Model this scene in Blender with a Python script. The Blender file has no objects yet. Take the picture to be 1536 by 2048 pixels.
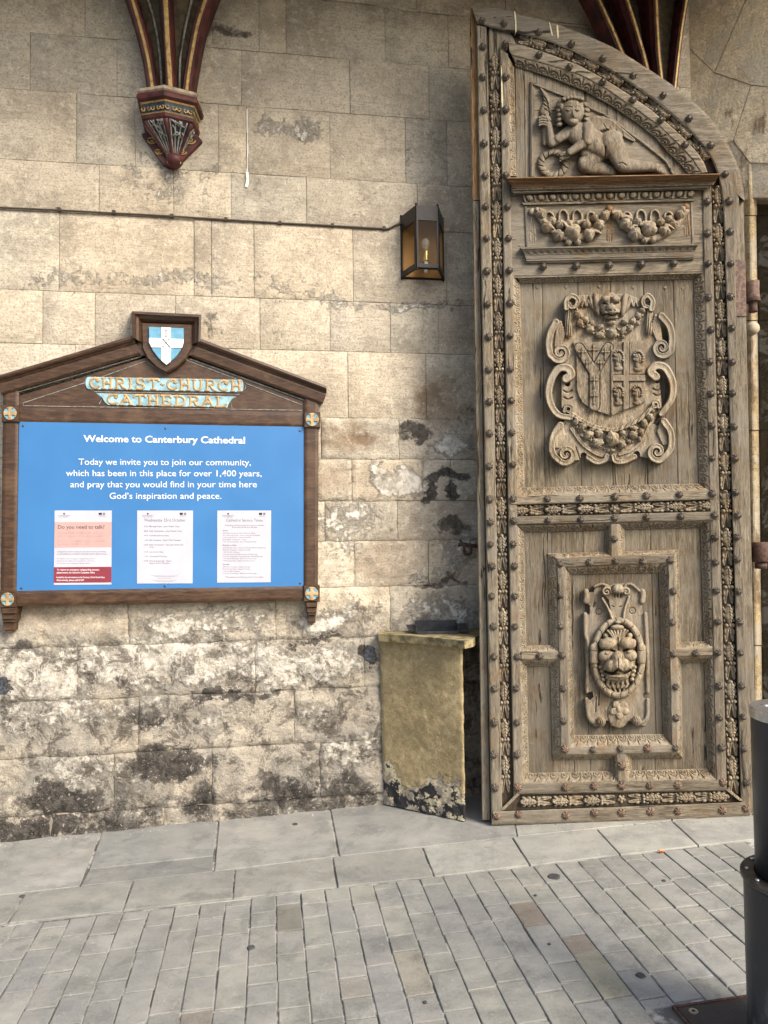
import bpy, math, random
import numpy as np
from mathutils import Vector, Matrix, noise as mn
random.seed(7); rng = np.random.default_rng(7)
R = math.radians
sc = bpy.context.scene
C = sc.collection

# ------------------------------------------------------------------ camera
PITCH, ROLL = 0.0359, -0.0124
FPX = 1500.0
EYE = np.array([0.0, 0.0, 1.5])
_f = np.array([0, math.cos(PITCH), math.sin(PITCH)]); _u = np.array([0, -math.sin(PITCH), math.cos(PITCH)]); _r = np.array([1.0, 0, 0])
_c, _s = math.cos(ROLL), math.sin(ROLL)
CR = _r * _c + _u * _s; CU = -_r * _s + _u * _c; CF = _f
cam = bpy.data.cameras.new('camera'); co = bpy.data.objects.new('camera', cam); C.objects.link(co)
cam.sensor_fit = 'HORIZONTAL'; cam.sensor_width = 36; cam.lens = FPX / 1536 * 36
cam.clip_start = 0.05; cam.clip_end = 500
co.matrix_world = Matrix(((CR[0], CU[0], -CF[0], 0), (CR[1], CU[1], -CF[1], 0), (CR[2], CU[2], -CF[2], 1.5), (0, 0, 0, 1)))
sc.camera = co

# ------------------------------------------------------------------ world, sun, exposure
SUN_EL, SUN_AZ = R(38), R(133)           # azimuth clockwise from +Y; from behind-right of the camera
w = bpy.data.worlds.new('World'); sc.world = w; w.use_nodes = True
wn = w.node_tree.nodes; wl = w.node_tree.links
sky = wn.new('ShaderNodeTexSky'); sky.sky_type = 'NISHITA'; sky.sun_disc = False
sky.sun_elevation = SUN_EL; sky.sun_rotation = SUN_AZ; sky.dust_density = 4; sky.air_density = 1.0; sky.ozone_density = 1.0
bg = wn['Background']; bg.inputs[1].default_value = 0.10
wl.new(sky.outputs[0], bg.inputs[0])
sl = bpy.data.lights.new('sun', 'SUN'); sl.energy = 1.5; sl.angle = R(24); sl.color = (1, 0.93, 0.82)
so = bpy.data.objects.new('sun', sl); C.objects.link(so)
sd = Vector((math.sin(SUN_AZ) * math.cos(SUN_EL), math.cos(SUN_AZ) * math.cos(SUN_EL), math.sin(SUN_EL)))
so.rotation_euler = sd.to_track_quat('Z', 'Y').to_euler(); so.location = (3, -6, 8)
sc.view_settings.view_transform = 'Standard'; sc.view_settings.look = 'None'
sc.view_settings.gamma = 1; sc.view_settings.exposure = 1.6
try: sc.view_settings.use_curve_mapping = False
except Exception: pass

# ------------------------------------------------------------------ surfaces of the place: each maps a point of the survey photograph to its plane
def ray(px, py):
    px = np.asarray(px, float); py = np.asarray(py, float)
    return (CF[None] + (px.ravel() - 768)[:, None] / FPX * CR[None] - (py.ravel() - 1024)[:, None] / FPX * CU[None])
class Plane:
    def __init__(s, O, N, up=(0, 0, 1)):
        s.O = np.array(O, float); s.N = np.array(N, float) / np.linalg.norm(N)
        up = np.array(up, float); s.U = np.cross(up, s.N); s.U /= np.linalg.norm(s.U); s.V = np.cross(s.N, s.U)
    def __call__(s, px, py, h=0.0):
        d = ray(px, py); h = np.asarray(h, float).ravel()
        t = ((s.O - EYE) @ s.N + h) / (d @ s.N)
        return EYE + d * t[:, None]
    def one(s, px, py, h=0.0): return s([px], [py], h)[0]
    def mat(s): return Matrix((tuple(float(a) for a in (s.U[0], s.V[0], s.N[0])), tuple(float(a) for a in (s.U[1], s.V[1], s.N[1])), tuple(float(a) for a in (s.U[2], s.V[2], s.N[2]))))
YW, TH = 4.2, 0.15297
W = Plane((0, YW, 0), (TH, -1, 0))
GA, GC = 0.02838, 0.01898
_d = ray([768], [1608])[0]; _t = (W.O - EYE) @ W.N / (_d @ W.N); _p = EYE + _d * _t
G0 = _p[2] - GA * _p[0] - GC * _p[1]
G = Plane((0, 0, G0), (-GA, -GC, 1), up=(0, 1, 0))
def gz(x, y): return G0 + GA * x + GC * y
_b = G([983, 1499], [1649, 1637])
YD = float(_b[:, 1].mean()) + 0.0
D = Plane((1.2, YD, 0), (0.004, -1, 0))
SGN = Plane(W.O + W.N * 0.10, W.N)
_jw = W.one(1385, 300); _j2 = np.array([_jw[0] + 0.34, _jw[1] - 0.30, 0])
_jd = _j2[:2] - _jw[:2]
J = Plane(_jw, (-abs(_jd[1]), -abs(_jd[0]), 0))
PX = 0.00262                       # metres per survey pixel on the door

# ------------------------------------------------------------------ object helpers
def tag(o, label=None, cat=None, group=None, kind=None):
    for k, v in (('label', label), ('category', cat), ('group', group), ('kind', kind)):
        if v: o[k] = v
    return o
def empty(name, loc, *a, **k):
    o = bpy.data.objects.new(name, None); C.objects.link(o); o.location = [float(q) for q in loc]; o.empty_display_size = 0.1
    return tag(o, *a, **k)
def mesh(name, V, F, mat, parent=None, smooth=False, label=None):
    me = bpy.data.meshes.new(name)
    V = np.asarray(V, float)
    if parent is not None: V = V - np.array(org(parent))
    me.from_pydata(V.tolist(), [], [tuple(int(i) for i in f) for f in F]); me.update()
    if smooth: me.polygons.foreach_set('use_smooth', [True] * len(me.polygons))
    if mat: me.materials.append(mat)
    o = bpy.data.objects.new(name, me); C.objects.link(o)
    if parent is not None: o.parent = parent
    if label: o['label'] = label
    return o
def org(o):
    v = Vector((0, 0, 0))
    while o is not None: v = v + o.location; o = o.parent
    return v
def inst(name, me, parent, loc, mat3=None, scale=(1, 1, 1), spin=0.0):
    o = bpy.data.objects.new(name, me); C.objects.link(o); o.parent = parent
    p = Vector([float(q) for q in loc]) - org(parent)
    m = (mat3 or Matrix.Identity(3)) @ Matrix.Rotation(spin, 3, 'Z') @ Matrix.Diagonal(scale)
    o.matrix_local = Matrix.Translation(p) @ m.to_4x4()
    return o
def prism(name, P, fr, h1, h0, mat, parent, ch=0.0, label=None, jit=0.0):
    """polygon of survey points on plane fr, front face at h1, back at h0, with chamfer ch (survey pixels, convex outlines)"""
    P = np.array(P, float); n = len(P)
    if jit: P = P + rng.uniform(-jit, jit, P.shape)
    a = fr(P[:, 0], P[:, 1], h1)
    back = a - fr.N * (h1 - h0)
    if ch:
        cen = P.mean(0); d = np.linalg.norm(P - cen, axis=1)[:, None]; Q = cen + (P - cen) * (1 - ch / d)
        top = fr(Q[:, 0], Q[:, 1], h1); mid = a - fr.N * (ch * PX)
        V = np.vstack([top, mid, back]); F = [list(range(n))]
        for k in range(2):
            for i in range(n): F.append([k * n + i, (k + 1) * n + i, (k + 1) * n + (i + 1) % n, k * n + (i + 1) % n])
        F.append(list(range(3 * n - 1, 2 * n - 1, -1)))
    else:
        V = np.vstack([a, back]); F = [list(range(n)), list(range(2 * n - 1, n - 1, -1))]
        for i in range(n): F.append([i, n + i, n + (i + 1) % n, (i + 1) % n])
    return mesh(name, V, F, mat, parent, label=label)
def resamp(A, n):
    A = np.array(A, float); d = np.r_[0, np.cumsum(np.linalg.norm(np.diff(A, axis=0), axis=1))]
    t = np.linspace(0, d[-1], n); return np.stack([np.interp(t, d, A[:, 0]), np.interp(t, d, A[:, 1])], 1)
def band(name, A, B, prof, fr, mat, parent, n=None, smooth=False, wob=0.0, fn=None, label=None):
    """solid strip between survey polylines A and B; prof = [(t across 0..1, height)]; fn(s_px, t) adds relief"""
    A = np.array(A, float); B = np.array(B, float)
    if n is None and len(A) != len(B): n = max(len(A), len(B))
    if n: A, B = resamp(A, n), resamp(B, n)
    n = len(A); m = len(prof)
    s = np.r_[0, np.cumsum(np.linalg.norm(np.diff((A + B) / 2, axis=0), axis=1))]
    V = []
    for t, h in prof:
        P = A * (1 - t) + B * t; hh = np.full(n, float(h))
        if fn is not None: hh = hh + fn(s, t)
        if wob and 0 < t < 1: hh = hh + wob * np.array([mn.noise(Vector((q * .03, t * 2, A[0][0] * .1))) for q in s])
        V.append(fr(P[:, 0], P[:, 1], hh))
    V = np.array(V).reshape(-1, 3); F = []
    for j in range(m - 1):
        for i in range(n - 1): F.append([j * n + i, j * n + i + 1, (j + 1) * n + i + 1, (j + 1) * n + i])
    F.append([j * n for j in range(m)]); F.append([j * n + n - 1 for j in range(m - 1, -1, -1)])
    return mesh(name, V, F, mat, parent, smooth, label)
def flat(h, lo, e=0.06, c=0.003):
    return [(0, lo), (0, h - c), (e, h), (1 - e, h), (1, h - c), (1, lo)]
# relief carving: a height function sampled on a fine grid of the plane
def seg(X, Y, ax, ay, bx, by, ra, rb):
    dx, dy = bx - ax, by - ay; L = dx * dx + dy * dy + 1e-9
    t = np.clip(((X - ax) * dx + (Y - ay) * dy) / L, 0, 1)
    return np.hypot(X - ax - t * dx, Y - ay - t * dy) / (ra + (rb - ra) * t), t
def dome(d, k=1.0): return k * np.clip(1 - d * d, 0, None) ** .38
class Rel:
    def __init__(s, x0, y0, x1, y1, step=1.0):
        s.nx = int((x1 - x0) / step) + 1; s.ny = int((y1 - y0) / step) + 1
        s.X, s.Y = np.meshgrid(np.linspace(x0, x1, s.nx), np.linspace(y0, y1, s.ny)); s.H = np.full(s.X.shape, -9.0)
    def add(s, h, m=None):
        if m is not None: h = np.where(m, h, -9)
        s.H = np.maximum(s.H, h)
    def cap(s, a, b, ra, rb, z=0, k=None):
        d, t = seg(s.X, s.Y, *a, *b, ra, rb); r = ra + (rb - ra) * t
        s.add(z + dome(d) * (r if k is None else k), d < 1)
    def ell(s, c, rx, ry, z=0, k=4, rot=0):
        dx, dy = s.X - c[0], s.Y - c[1]; cr, sr = math.cos(rot), math.sin(rot)
        d = np.hypot((dx * cr + dy * sr) / rx, (-dx * sr + dy * cr) / ry); s.add(z + dome(d, k), d < 1)
    def path(s, P, r0, r1, z=0, k=4, rim=0.0):
        P = np.array(P, float); n = len(P) - 1; best = np.full(s.X.shape, 9.0)
        P = smoothp(P)
        n = len(P) - 1
        for i in range(n):
            d, t = seg(s.X, s.Y, *P[i], *P[i + 1], r0 + (r1 - r0) * i / n, r0 + (r1 - r0) * (i + 1) / n); best = np.minimum(best, d)
        h = z + dome(best, k)
        if rim: h = h + rim * np.exp(-((best - .72) / .18) ** 2) - rim * np.exp(-(best / .4) ** 2)
        s.add(h, best < 1)
    def cut(s, P, r, dep):
        P = smoothp(np.array(P, float)) if len(P) > 2 else np.array(P, float); best = np.full(s.X.shape, 9.0)
        for i in range(len(P) - 1): best = np.minimum(best, seg(s.X, s.Y, *P[i], *P[i + 1], r, r)[0])
        s.H = s.H - np.where(s.H > -8, dep * np.clip(1 - best * best, 0, 1), 0)
    def poly(s, P, z, edge=1.5):
        s.add(np.where(inpoly(s.X, s.Y, P), z, -9.0))
    def hole(s, c, r): s.H = np.where(np.hypot(s.X - c[0], s.Y - c[1]) < r, -9, s.H)
    def build(s, name, fr, base, mat, parent, scale=PX * 1.45, blur=1, label=None, back=0.02):
        H = s.H.copy(); M = H > -8
        for _ in range(blur):
            K = H.copy(); Hc = np.where(M, H, 0)
            num = Hc.copy(); den = M.astype(float)
            for ax in (0, 1):
                for q in (1, -1): num += np.roll(Hc, q, ax); den += np.roll(M, q, ax)
            K = num / np.maximum(den, 1); H = np.where(M, K, H)
        N = M.copy()
        for ax in (0, 1):
            for q in (1, -1): N |= np.roll(M, q, ax)
        idx = -np.ones(H.shape, int); idx[N] = np.arange(N.sum())
        hh = np.where(M, base + H * scale, base - back)[N]
        V = fr(s.X[N], s.Y[N], hh)
        a, b, c, d = idx[:-1, :-1], idx[:-1, 1:], idx[1:, 1:], idx[1:, :-1]
        ok = (a >= 0) & (b >= 0) & (c >= 0) & (d >= 0) & (M[:-1, :-1] | M[:-1, 1:] | M[1:, 1:] | M[1:, :-1])
        F = np.stack([a[ok], d[ok], c[ok], b[ok]], 1)
        return fastmesh(name, V, F, mat, parent, label)
def fastmesh(name, V, F, mat, parent, label=None):
    me = bpy.data.meshes.new(name)
    if parent is not None: V = V - np.array(org(parent))
    me.vertices.add(len(V)); me.vertices.foreach_set('co', V.astype(np.float32).ravel())
    me.loops.add(F.size); me.loops.foreach_set('vertex_index', F.astype(np.int32).ravel())
    me.polygons.add(len(F)); me.polygons.foreach_set('loop_start', np.arange(0, F.size, 4, dtype=np.int32))
    me.update(calc_edges=True); me.validate()
    me.polygons.foreach_set('use_smooth', [True] * len(me.polygons))
    if mat: me.materials.append(mat)
    o = bpy.data.objects.new(name, me); C.objects.link(o)
    if parent is not None: o.parent = parent
    if label: o['label'] = label
    return o
def smoothp(P, k=4):
    P = np.array(P, float)
    if len(P) < 3: return P
    out = []
    Q = np.vstack([2 * P[0] - P[1], P, 2 * P[-1] - P[-2]])
    for i in range(1, len(Q) - 2):
        p0, p1, p2, p3 = Q[i - 1:i + 3]
        for j in range(k):
            t = j / k; out.append(.5 * ((2 * p1) + (-p0 + p2) * t + (2 * p0 - 5 * p1 + 4 * p2 - p3) * t * t + (-p0 + 3 * p1 - 3 * p2 + p3) * t ** 3))
    out.append(P[-1]); return np.array(out)
def inpoly(X, Y, P):
    c = np.zeros(X.shape, bool); n = len(P)
    for i in range(n):
        x1, y1 = P[i]; x2, y2 = P[(i + 1) % n]
        if y1 == y2: continue
        c ^= ((y1 > Y) != (y2 > Y)) & (X < (x2 - x1) * (Y - y1) / (y2 - y1) + x1)
    return c
def lathe(prof, n=24, a0=0, a1=2 * math.pi):
    V = []; F = []
    full = abs(a1 - a0 - 2 * math.pi) < 1e-6; m = n if full else n + 1
    for r, z in prof:
        for i in range(m):
            a = a0 + (a1 - a0) * i / n; V.append((r * math.cos(a), r * math.sin(a), z))
    for j in range(len(prof) - 1):
        for i in range(n):
            F.append((j * m + i, j * m + (i + 1) % m, (j + 1) * m + (i + 1) % m, (j + 1) * m + i))
    F.append([i for i in range(m)][::-1]); F.append([(len(prof) - 1) * m + i for i in range(m)])
    return np.array(V), F
def box(a, b):
    (x0, y0, z0), (x1, y1, z1) = a, b
    V = [(x0, y0, z0), (x1, y0, z0), (x1, y1, z0), (x0, y1, z0), (x0, y0, z1), (x1, y0, z1), (x1, y1, z1), (x0, y1, z1)]
    return V, [(0, 3, 2, 1), (4, 5, 6, 7), (0, 1, 5, 4), (1, 2, 6, 5), (2, 3, 7, 6), (3, 0, 4, 7)]
def tube(P, r, n=8):
    P = np.array(P, float); V = []; F = []; m = len(P)
    r = np.full(m, r) if np.isscalar(r) else np.array(r)
    for i in range(m):
        t = P[min(i + 1, m - 1)] - P[max(i - 1, 0)]; t /= np.linalg.norm(t)
        a = np.cross(t, (0, 0, 1.0)); a = np.cross(t, (1.0, 0, 0)) if np.linalg.norm(a) < .1 else a; a /= np.linalg.norm(a); b = np.cross(t, a)
        for k in range(n): q = 2 * math.pi * k / n; V.append(P[i] + r[i] * (math.cos(q) * a + math.sin(q) * b))
    for i in range(m - 1):
        for k in range(n): F.append((i * n + k, i * n + (k + 1) % n, (i + 1) * n + (k + 1) % n, (i + 1) * n + k))
    F.append(tuple(range(n))[::-1]); F.append(tuple((m - 1) * n + k for k in range(n)))
    return np.array(V), F
def join(parts):
    V = []; F = []; o = 0
    for v, f in parts:
        V.append(np.asarray(v, float)); F += [[i + o for i in q] for q in f]; o += len(v)
    return np.vstack(V), F

# ------------------------------------------------------------------ materials
class NT:
    def __init__(s, name, rough=0.8, spec=0.3, metal=0.0):
        s.m = bpy.data.materials.new(name); s.m.use_nodes = True; s.n = s.m.node_tree.nodes; s.l = s.m.node_tree.links
        s.b = s.n['Principled BSDF']; s.b.inputs['Roughness'].default_value = rough; s.b.inputs['Metallic'].default_value = metal
        s.b.inputs['Specular IOR Level'].default_value = spec
        s.pos = s.n.new('ShaderNodeNewGeometry').outputs['Position']
    def put(s, sock, v):
        if isinstance(v, bpy.types.NodeSocket): s.l.new(v, sock)
        elif v is not None:
            if hasattr(v, '__len__') and len(v) == 3 and sock.type == 'RGBA': v = (*v, 1)
            sock.default_value = v
    def math(s, op, a, b=None, clamp=False):
        n = s.n.new('ShaderNodeMath'); n.operation = op; n.use_clamp = clamp; s.put(n.inputs[0], a); s.put(n.inputs[1], b); return n.outputs[0]
    def vm(s, op, a, b=None):
        n = s.n.new('ShaderNodeVectorMath'); n.operation = op; s.put(n.inputs[0], a); s.put(n.inputs[1], b); return n.outputs['Value' if op in ('LENGTH', 'DOT_PRODUCT') else 'Vector']
    def noise(s, scale, detail=4, rough=.55, vec=None, sx=(1, 1, 1), dist=0, col=False):
        n = s.n.new('ShaderNodeTexNoise'); v = vec or s.pos
        if sx != (1, 1, 1): v = s.vm('MULTIPLY', v, sx)
        s.put(n.inputs['Vector'], v); n.inputs['Scale'].default_value = scale; n.inputs['Detail'].default_value = detail
        n.inputs['Roughness'].default_value = rough; n.inputs['Distortion'].default_value = dist
        return n.outputs['Color' if col else 'Fac']
    def vor(s, scale, vec=None, feat='F1', sx=(1, 1, 1)):
        n = s.n.new('ShaderNodeTexVoronoi'); n.feature = feat; v = vec or s.pos
        if sx != (1, 1, 1): v = s.vm('MULTIPLY', v, sx)
        s.put(n.inputs['Vector'], v); n.inputs['Scale'].default_value = scale; return n.outputs['Distance']
    def rng(s, v, a, b, c=0, d=1, sm=True):
        n = s.n.new('ShaderNodeMapRange'); n.interpolation_type = 'SMOOTHSTEP' if sm else 'LINEAR'
        s.put(n.inputs[0], v); 
        for i, q in zip((1, 2, 3, 4), (a, b, c, d)): s.put(n.inputs[i], q)
        return n.outputs[0]
    def mix(s, f, a, b, mode='MIX'):
        n = s.n.new('ShaderNodeMix'); n.data_type = 'RGBA'; n.blend_type = mode; s.put(n.inputs['Factor'], f)
        s.put(n.inputs['A'], a) if False else s.put(n.inputs[6], a); s.put(n.inputs[7], b); return n.outputs[2]
    def ramp(s, f, stops):
        n = s.n.new('ShaderNodeValToRGB'); s.put(n.inputs[0], f); e = n.color_ramp.elements
        while len(e) < len(stops): e.new(.5)
        for q, (p, c) in zip(e, stops): q.position = p; q.color = (*c, 1)
        return n.outputs[0]
    def blobs(s, L, vec):
        """L = [(world centre, rx, rz, strength)] -> summed soft patches"""
        out = None
        for (c, rx, rz, k) in L:
            d = s.vm('LENGTH', s.vm('MULTIPLY', s.vm('SUBTRACT', vec, tuple(float(q) for q in c)), (1 / rx, 0, 1 / rz)))
            v = s.rng(d, 1.25, .25, 0, k)
            out = v if out is None else s.math('MAXIMUM', out, v)
        return out
    def bump(s, h, dist=.004, strength=1.0, prev=None):
        n = s.n.new('ShaderNodeBump'); n.inputs['Distance'].default_value = dist; s.put(n.inputs['Strength'], strength); s.put(n.inputs['Height'], h)
        if prev is not None: s.l.new(prev, n.inputs['Normal'])
        return n.outputs[0]
    def out(s, col, bump=None, rough=None):
        s.put(s.b.inputs['Base Color'], col)
        if bump is not None: s.l.new(bump, s.b.inputs['Normal'])
        if rough is not None: s.put(s.b.inputs['Roughness'], rough)
        return s.m
    def rnd(s):
        return s.n.new('ShaderNodeObjectInfo').outputs['Random']
    def ocol(s):
        return s.n.new('ShaderNodeObjectInfo').outputs['Color']
def simple(name, col, rough=.6, metal=0, spec=.4, var=.12, sc_=30):
    t = NT(name, rough, spec, metal)
    return t.out(t.mix(t.rng(t.noise(sc_, 4), .35, .65), tuple(c * (1 - var) for c in col), tuple(c * (1 + var) for c in col)))

def wallblobs(L):
    out = []
    for (x, y, rx, ry, k) in L:
        p = W.one(x, y); m = (p[1]) / FPX * 1.0
        out.append((p, rx * m, ry * m, k))
    return out
def stone_mat(name, main=True):
    t = NT(name, .9, .2)
    warp = t.vm('MULTIPLY', t.vm('SUBTRACT', t.noise(5, 5, .65, col=True), (.5, .5, .5)), (.32, .32, .32))
    wv = t.vm('ADD', t.pos, warp)
    big = t.noise(2.2, 5, .6); fine = t.noise(26, 5, .7); vf = t.noise(95, 3, .6)
    col = t.ramp(big, [(.30, (.355, .305, .235)), (.5, (.475, .42, .33)), (.7, (.56, .505, .41))])
    col = t.mix(t.rng(t.noise(4.5, 8, .76), .44, .64, 0, .62), col, (.25, .22, .175))
    col = t.mix(t.rng(fine, .50, .68, 0, .6), col, (.62, .555, .44))
    col = t.mix(t.rng(vf, .36, .5, .5, 0), col, (.17, .145, .115))
    # tooling scratches, slightly slanting
    tool = t.noise(14, 3, .7, sx=(.6, .6, 5), dist=.6)
    col = t.mix(t.rng(tool, .52, .66, 0, .38), col, (.24, .205, .16))
    col = t.mix(1.0, col, t.ocol(), 'MULTIPLY')
    rv = t.rnd(); col = t.mix(1.0, col, t.ramp(rv, [(0, (.93, .92, .91)), (.5, (1, .99, .97)), (1, (1.06, 1.05, 1.02))]), 'MULTIPLY')
    hb = t.math('ADD', t.math('MULTIPLY', fine, .5), t.math('ADD', t.math('MULTIPLY', vf, .25), t.math('MULTIPLY', tool, .35)))
    rough_zone = None
    if main:
        z = t.n.new('ShaderNodeSeparateXYZ'); t.put(z.inputs[0], wv); zz = z.outputs[2]
        low = t.rng(zz, W.one(400, 1180)[2], W.one(400, 1330)[2], 0, 1)
        flake = t.noise(11, 8, .74, dist=.9); flake2 = t.noise(38, 6, .75, dist=.5); patch = t.noise(3.0, 4, .6)
        fl = t.math('ADD', t.math('MULTIPLY', flake, .5), t.math('MULTIPLY', flake2, .5))
        fl = t.math('ADD', t.math('MULTIPLY', t.math('SUBTRACT', patch, .5), .55), fl)
        # brown and ochre stains
        br = t.blobs(wallblobs([(715, 872, 90, 32, .9), (862, 800, 40, 55, .85), (905, 780, 60, 70, .6), (660, 960, 40, 40, .45), (150, 1235, 130, 45, .55), (690, 1250, 60, 30, .4),
                                (930, 660, 60, 60, .45), (740, 1130, 60, 35, .4), (660, 1430, 90, 40, .5), (790, 1110, 60, 60, .35)]), wv)
        col = t.mix(t.math('MULTIPLY', br, t.rng(fl, .32, .56)), col, (.155, .10, .058))
        # damp grey zone at the bottom
        col = t.mix(t.math('MULTIPLY', low, t.rng(patch, .35, .6, .25, .8)), col, (.30, .282, .245))
        # lime wash that flakes off
        wb = t.blobs(wallblobs([(330, 1320, 330, 62, 1), (60, 1350, 190, 70, .9), (600, 1330, 190, 55, .85), (640, 1240, 110, 40, .8), (420, 1240, 200, 36, .75), (190, 1420, 260, 50, .62), (800, 965, 70, 40, 1.05),
                                (905, 885, 62, 36, .95), (880, 1215, 80, 50, .7), (700, 1050, 120, 60, .42), (700, 1500, 100, 40, .62), (180, 1530, 110, 36, .75), (460, 1440, 120, 40, .62),
                                (640, 1420, 100, 40, .62), (270, 1640, 60, 40, .7), (610, 190, 1, 1, 0), (590, 255, 95, 34, .62), (280, 560, 420, 26, .45), (760, 610, 260, 18, .55), (330, 220, 1, 1, 0),
                                (60, 1680, 300, 30, .5), (560, 1620, 250, 60, .5), (920, 1110, 60, 60, .55), (860, 1150, 70, 20, .5), (330, 350, 200, 60, .28), (1000, 1400, 200, 300, .3)]), wv)
        wm = t.rng(t.math('ADD', t.math('MULTIPLY', wb, .36), fl), .62, .76, 0, .92)
        wcol = t.mix(t.rng(t.noise(24, 7, .78), .40, .60), (.36, .33, .275), (.64, .60, .52))
        # soot and black growth
        sb = t.blobs(wallblobs([(345, 1520, 105, 46, 1.15), (120, 1600, 140, 52, 1.05), (50, 1660, 190, 36, .9), (240, 1660, 160, 36, .8), (400, 1600, 90, 60, .85), (300, 1430, 90, 40, .7), (60, 1305, 80, 24, .7),
                                (480, 1385, 170, 14, .85), (560, 1590, 140, 50, .75), (700, 1580, 110, 50, .7), (440, 1460, 120, 50, .55), (620, 1275, 120, 8, .8), (820, 860, 50, 24, 1.0), (850, 905, 26, 10, .7),
                                (890, 950, 58, 20, 1.15), (868, 980, 16, 45, 1.0), (905, 985, 14, 30, 1.15), (740, 1220, 60, 40, .6), (900, 1060, 60, 30, .7), (740, 1310, 16, 20, 1.3), (8, 1372, 18, 22, 1.3), (880, 1165, 90, 14, .8),
                                (930, 830, 50, 60, .55), (850, 1240, 70, 40, .6), (340, 1640, 300, 30, .5), (520, 60, 1, 1, 0), (455, 60, 70, 18, .62), (225, 120, 30, 70, .45), (850, 30, 60, 22, .45), (570, 640, 1, 1, 0), (180, 650, 60, 50, .3), (425, 650, 30, 40, .5)]), wv)
        sm = t.rng(t.math('ADD', t.math('MULTIPLY', sb, .44), t.math('MULTIPLY', fl, .8)), .60, .76)
        hb0 = t.rng(zz, W.one(300, 1490)[2], W.one(300, 1640)[2], 0, .85)
        sm = t.math('MAXIMUM', sm, t.math('MULTIPLY', hb0, t.rng(t.noise(6, 9, .8, dist=.4), .45, .58)))
        col = t.mix(wm, col, wcol)
        # vivid dark mottling of the damp courses
        col = t.mix(t.math('MULTIPLY', low, t.rng(t.noise(9, 9, .8, dist=.5), .50, .58, 0, .8)), col, (.085, .072, .058))
        col = t.mix(t.math('MULTIPLY', sm, .93), col, t.mix(t.rng(flake2, .4, .6), (.022, .02, .019), (.085, .075, .065)))
        # pale crumbs over the black
        crumb = t.math('MULTIPLY', t.rng(t.noise(55, 5, .7, dist=.4), .60, .66), low)
        col = t.mix(t.math('MULTIPLY', crumb, .75), col, (.50, .47, .41))
        pit = t.math('MULTIPLY', t.rng(t.vor(60), .12, .26, 1, 0), t.rng(zz, W.one(850, 880)[2], W.one(850, 700)[2], 1, 0))
        col = t.mix(t.math('MULTIPLY', pit, .25), col, (.10, .085, .07))
        hb = t.math('ADD', hb, t.math('MULTIPLY', wm, .9))
        hb = t.math('ADD', hb, t.math('MULTIPLY', t.math('MULTIPLY', fl, low), 3.4))
        hb = t.math('SUBTRACT', hb, t.math('MULTIPLY', sm, .6))
    else:
        # arch stones: pale lime coat, ochre streaks
        ff = t.noise(6, 7, .72, dist=.8)
        col = t.mix(t.rng(ff, .50, .57, 0, .7), col, (.54, .48, .37))
        col = t.mix(t.rng(t.noise(4, 6, .7, sx=(1, 1, .35)), .56, .62, 0, .8), col, (.19, .13, .07))
        hb = t.math('ADD', hb, t.math('MULTIPLY', ff, 1.5))
    return t.out(col, t.bump(hb, .0095, 1.0))
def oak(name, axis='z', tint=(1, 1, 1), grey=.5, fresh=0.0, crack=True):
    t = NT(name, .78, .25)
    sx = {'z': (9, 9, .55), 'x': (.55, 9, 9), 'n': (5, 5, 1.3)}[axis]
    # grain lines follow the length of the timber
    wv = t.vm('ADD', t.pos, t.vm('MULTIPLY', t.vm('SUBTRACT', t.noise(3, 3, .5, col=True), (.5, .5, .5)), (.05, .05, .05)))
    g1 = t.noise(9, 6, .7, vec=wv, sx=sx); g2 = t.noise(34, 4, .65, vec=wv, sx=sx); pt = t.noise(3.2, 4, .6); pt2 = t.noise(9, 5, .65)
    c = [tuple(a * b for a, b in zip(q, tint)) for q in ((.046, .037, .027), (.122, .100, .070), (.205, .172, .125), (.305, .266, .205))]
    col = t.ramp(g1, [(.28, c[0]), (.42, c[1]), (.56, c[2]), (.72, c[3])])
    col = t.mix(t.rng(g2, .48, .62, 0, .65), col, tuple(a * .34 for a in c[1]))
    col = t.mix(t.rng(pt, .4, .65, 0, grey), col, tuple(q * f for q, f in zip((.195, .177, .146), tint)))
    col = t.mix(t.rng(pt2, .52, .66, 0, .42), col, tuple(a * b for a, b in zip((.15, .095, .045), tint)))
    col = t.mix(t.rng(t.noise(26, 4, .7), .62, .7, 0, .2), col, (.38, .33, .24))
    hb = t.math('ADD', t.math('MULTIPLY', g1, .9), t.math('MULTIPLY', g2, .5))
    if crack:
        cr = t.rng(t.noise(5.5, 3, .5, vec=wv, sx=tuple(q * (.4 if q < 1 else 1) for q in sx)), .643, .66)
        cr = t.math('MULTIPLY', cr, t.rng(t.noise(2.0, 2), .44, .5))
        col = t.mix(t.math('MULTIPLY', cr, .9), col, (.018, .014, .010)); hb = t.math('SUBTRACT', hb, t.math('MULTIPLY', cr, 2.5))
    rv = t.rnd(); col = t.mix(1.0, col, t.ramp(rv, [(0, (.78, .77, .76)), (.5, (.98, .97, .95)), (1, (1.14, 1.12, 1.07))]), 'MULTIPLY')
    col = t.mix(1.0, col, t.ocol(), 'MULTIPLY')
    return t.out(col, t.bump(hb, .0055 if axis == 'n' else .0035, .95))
M = {}
M['stone'] = stone_mat('wall_stone'); M['jamb'] = stone_mat('arch_stone', False)
M['oak_v'] = oak('oak_upright', 'z'); M['oak_h'] = oak('oak_rail', 'x'); M['oak_c'] = oak('oak_carved', 'n', (1.2, 1.17, 1.12), .5, crack=False)
M['oak_p'] = oak('oak_panel', 'z', (.86, .84, .80), .7)
M['oak_leaf'] = oak('oak_leaf_carving', 'n', (1.42, 1.38, 1.32), .6, crack=False)
M['oak_orange'] = oak('oak_sheltered', 'x', (1.25, .86, .58), .08)
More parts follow.
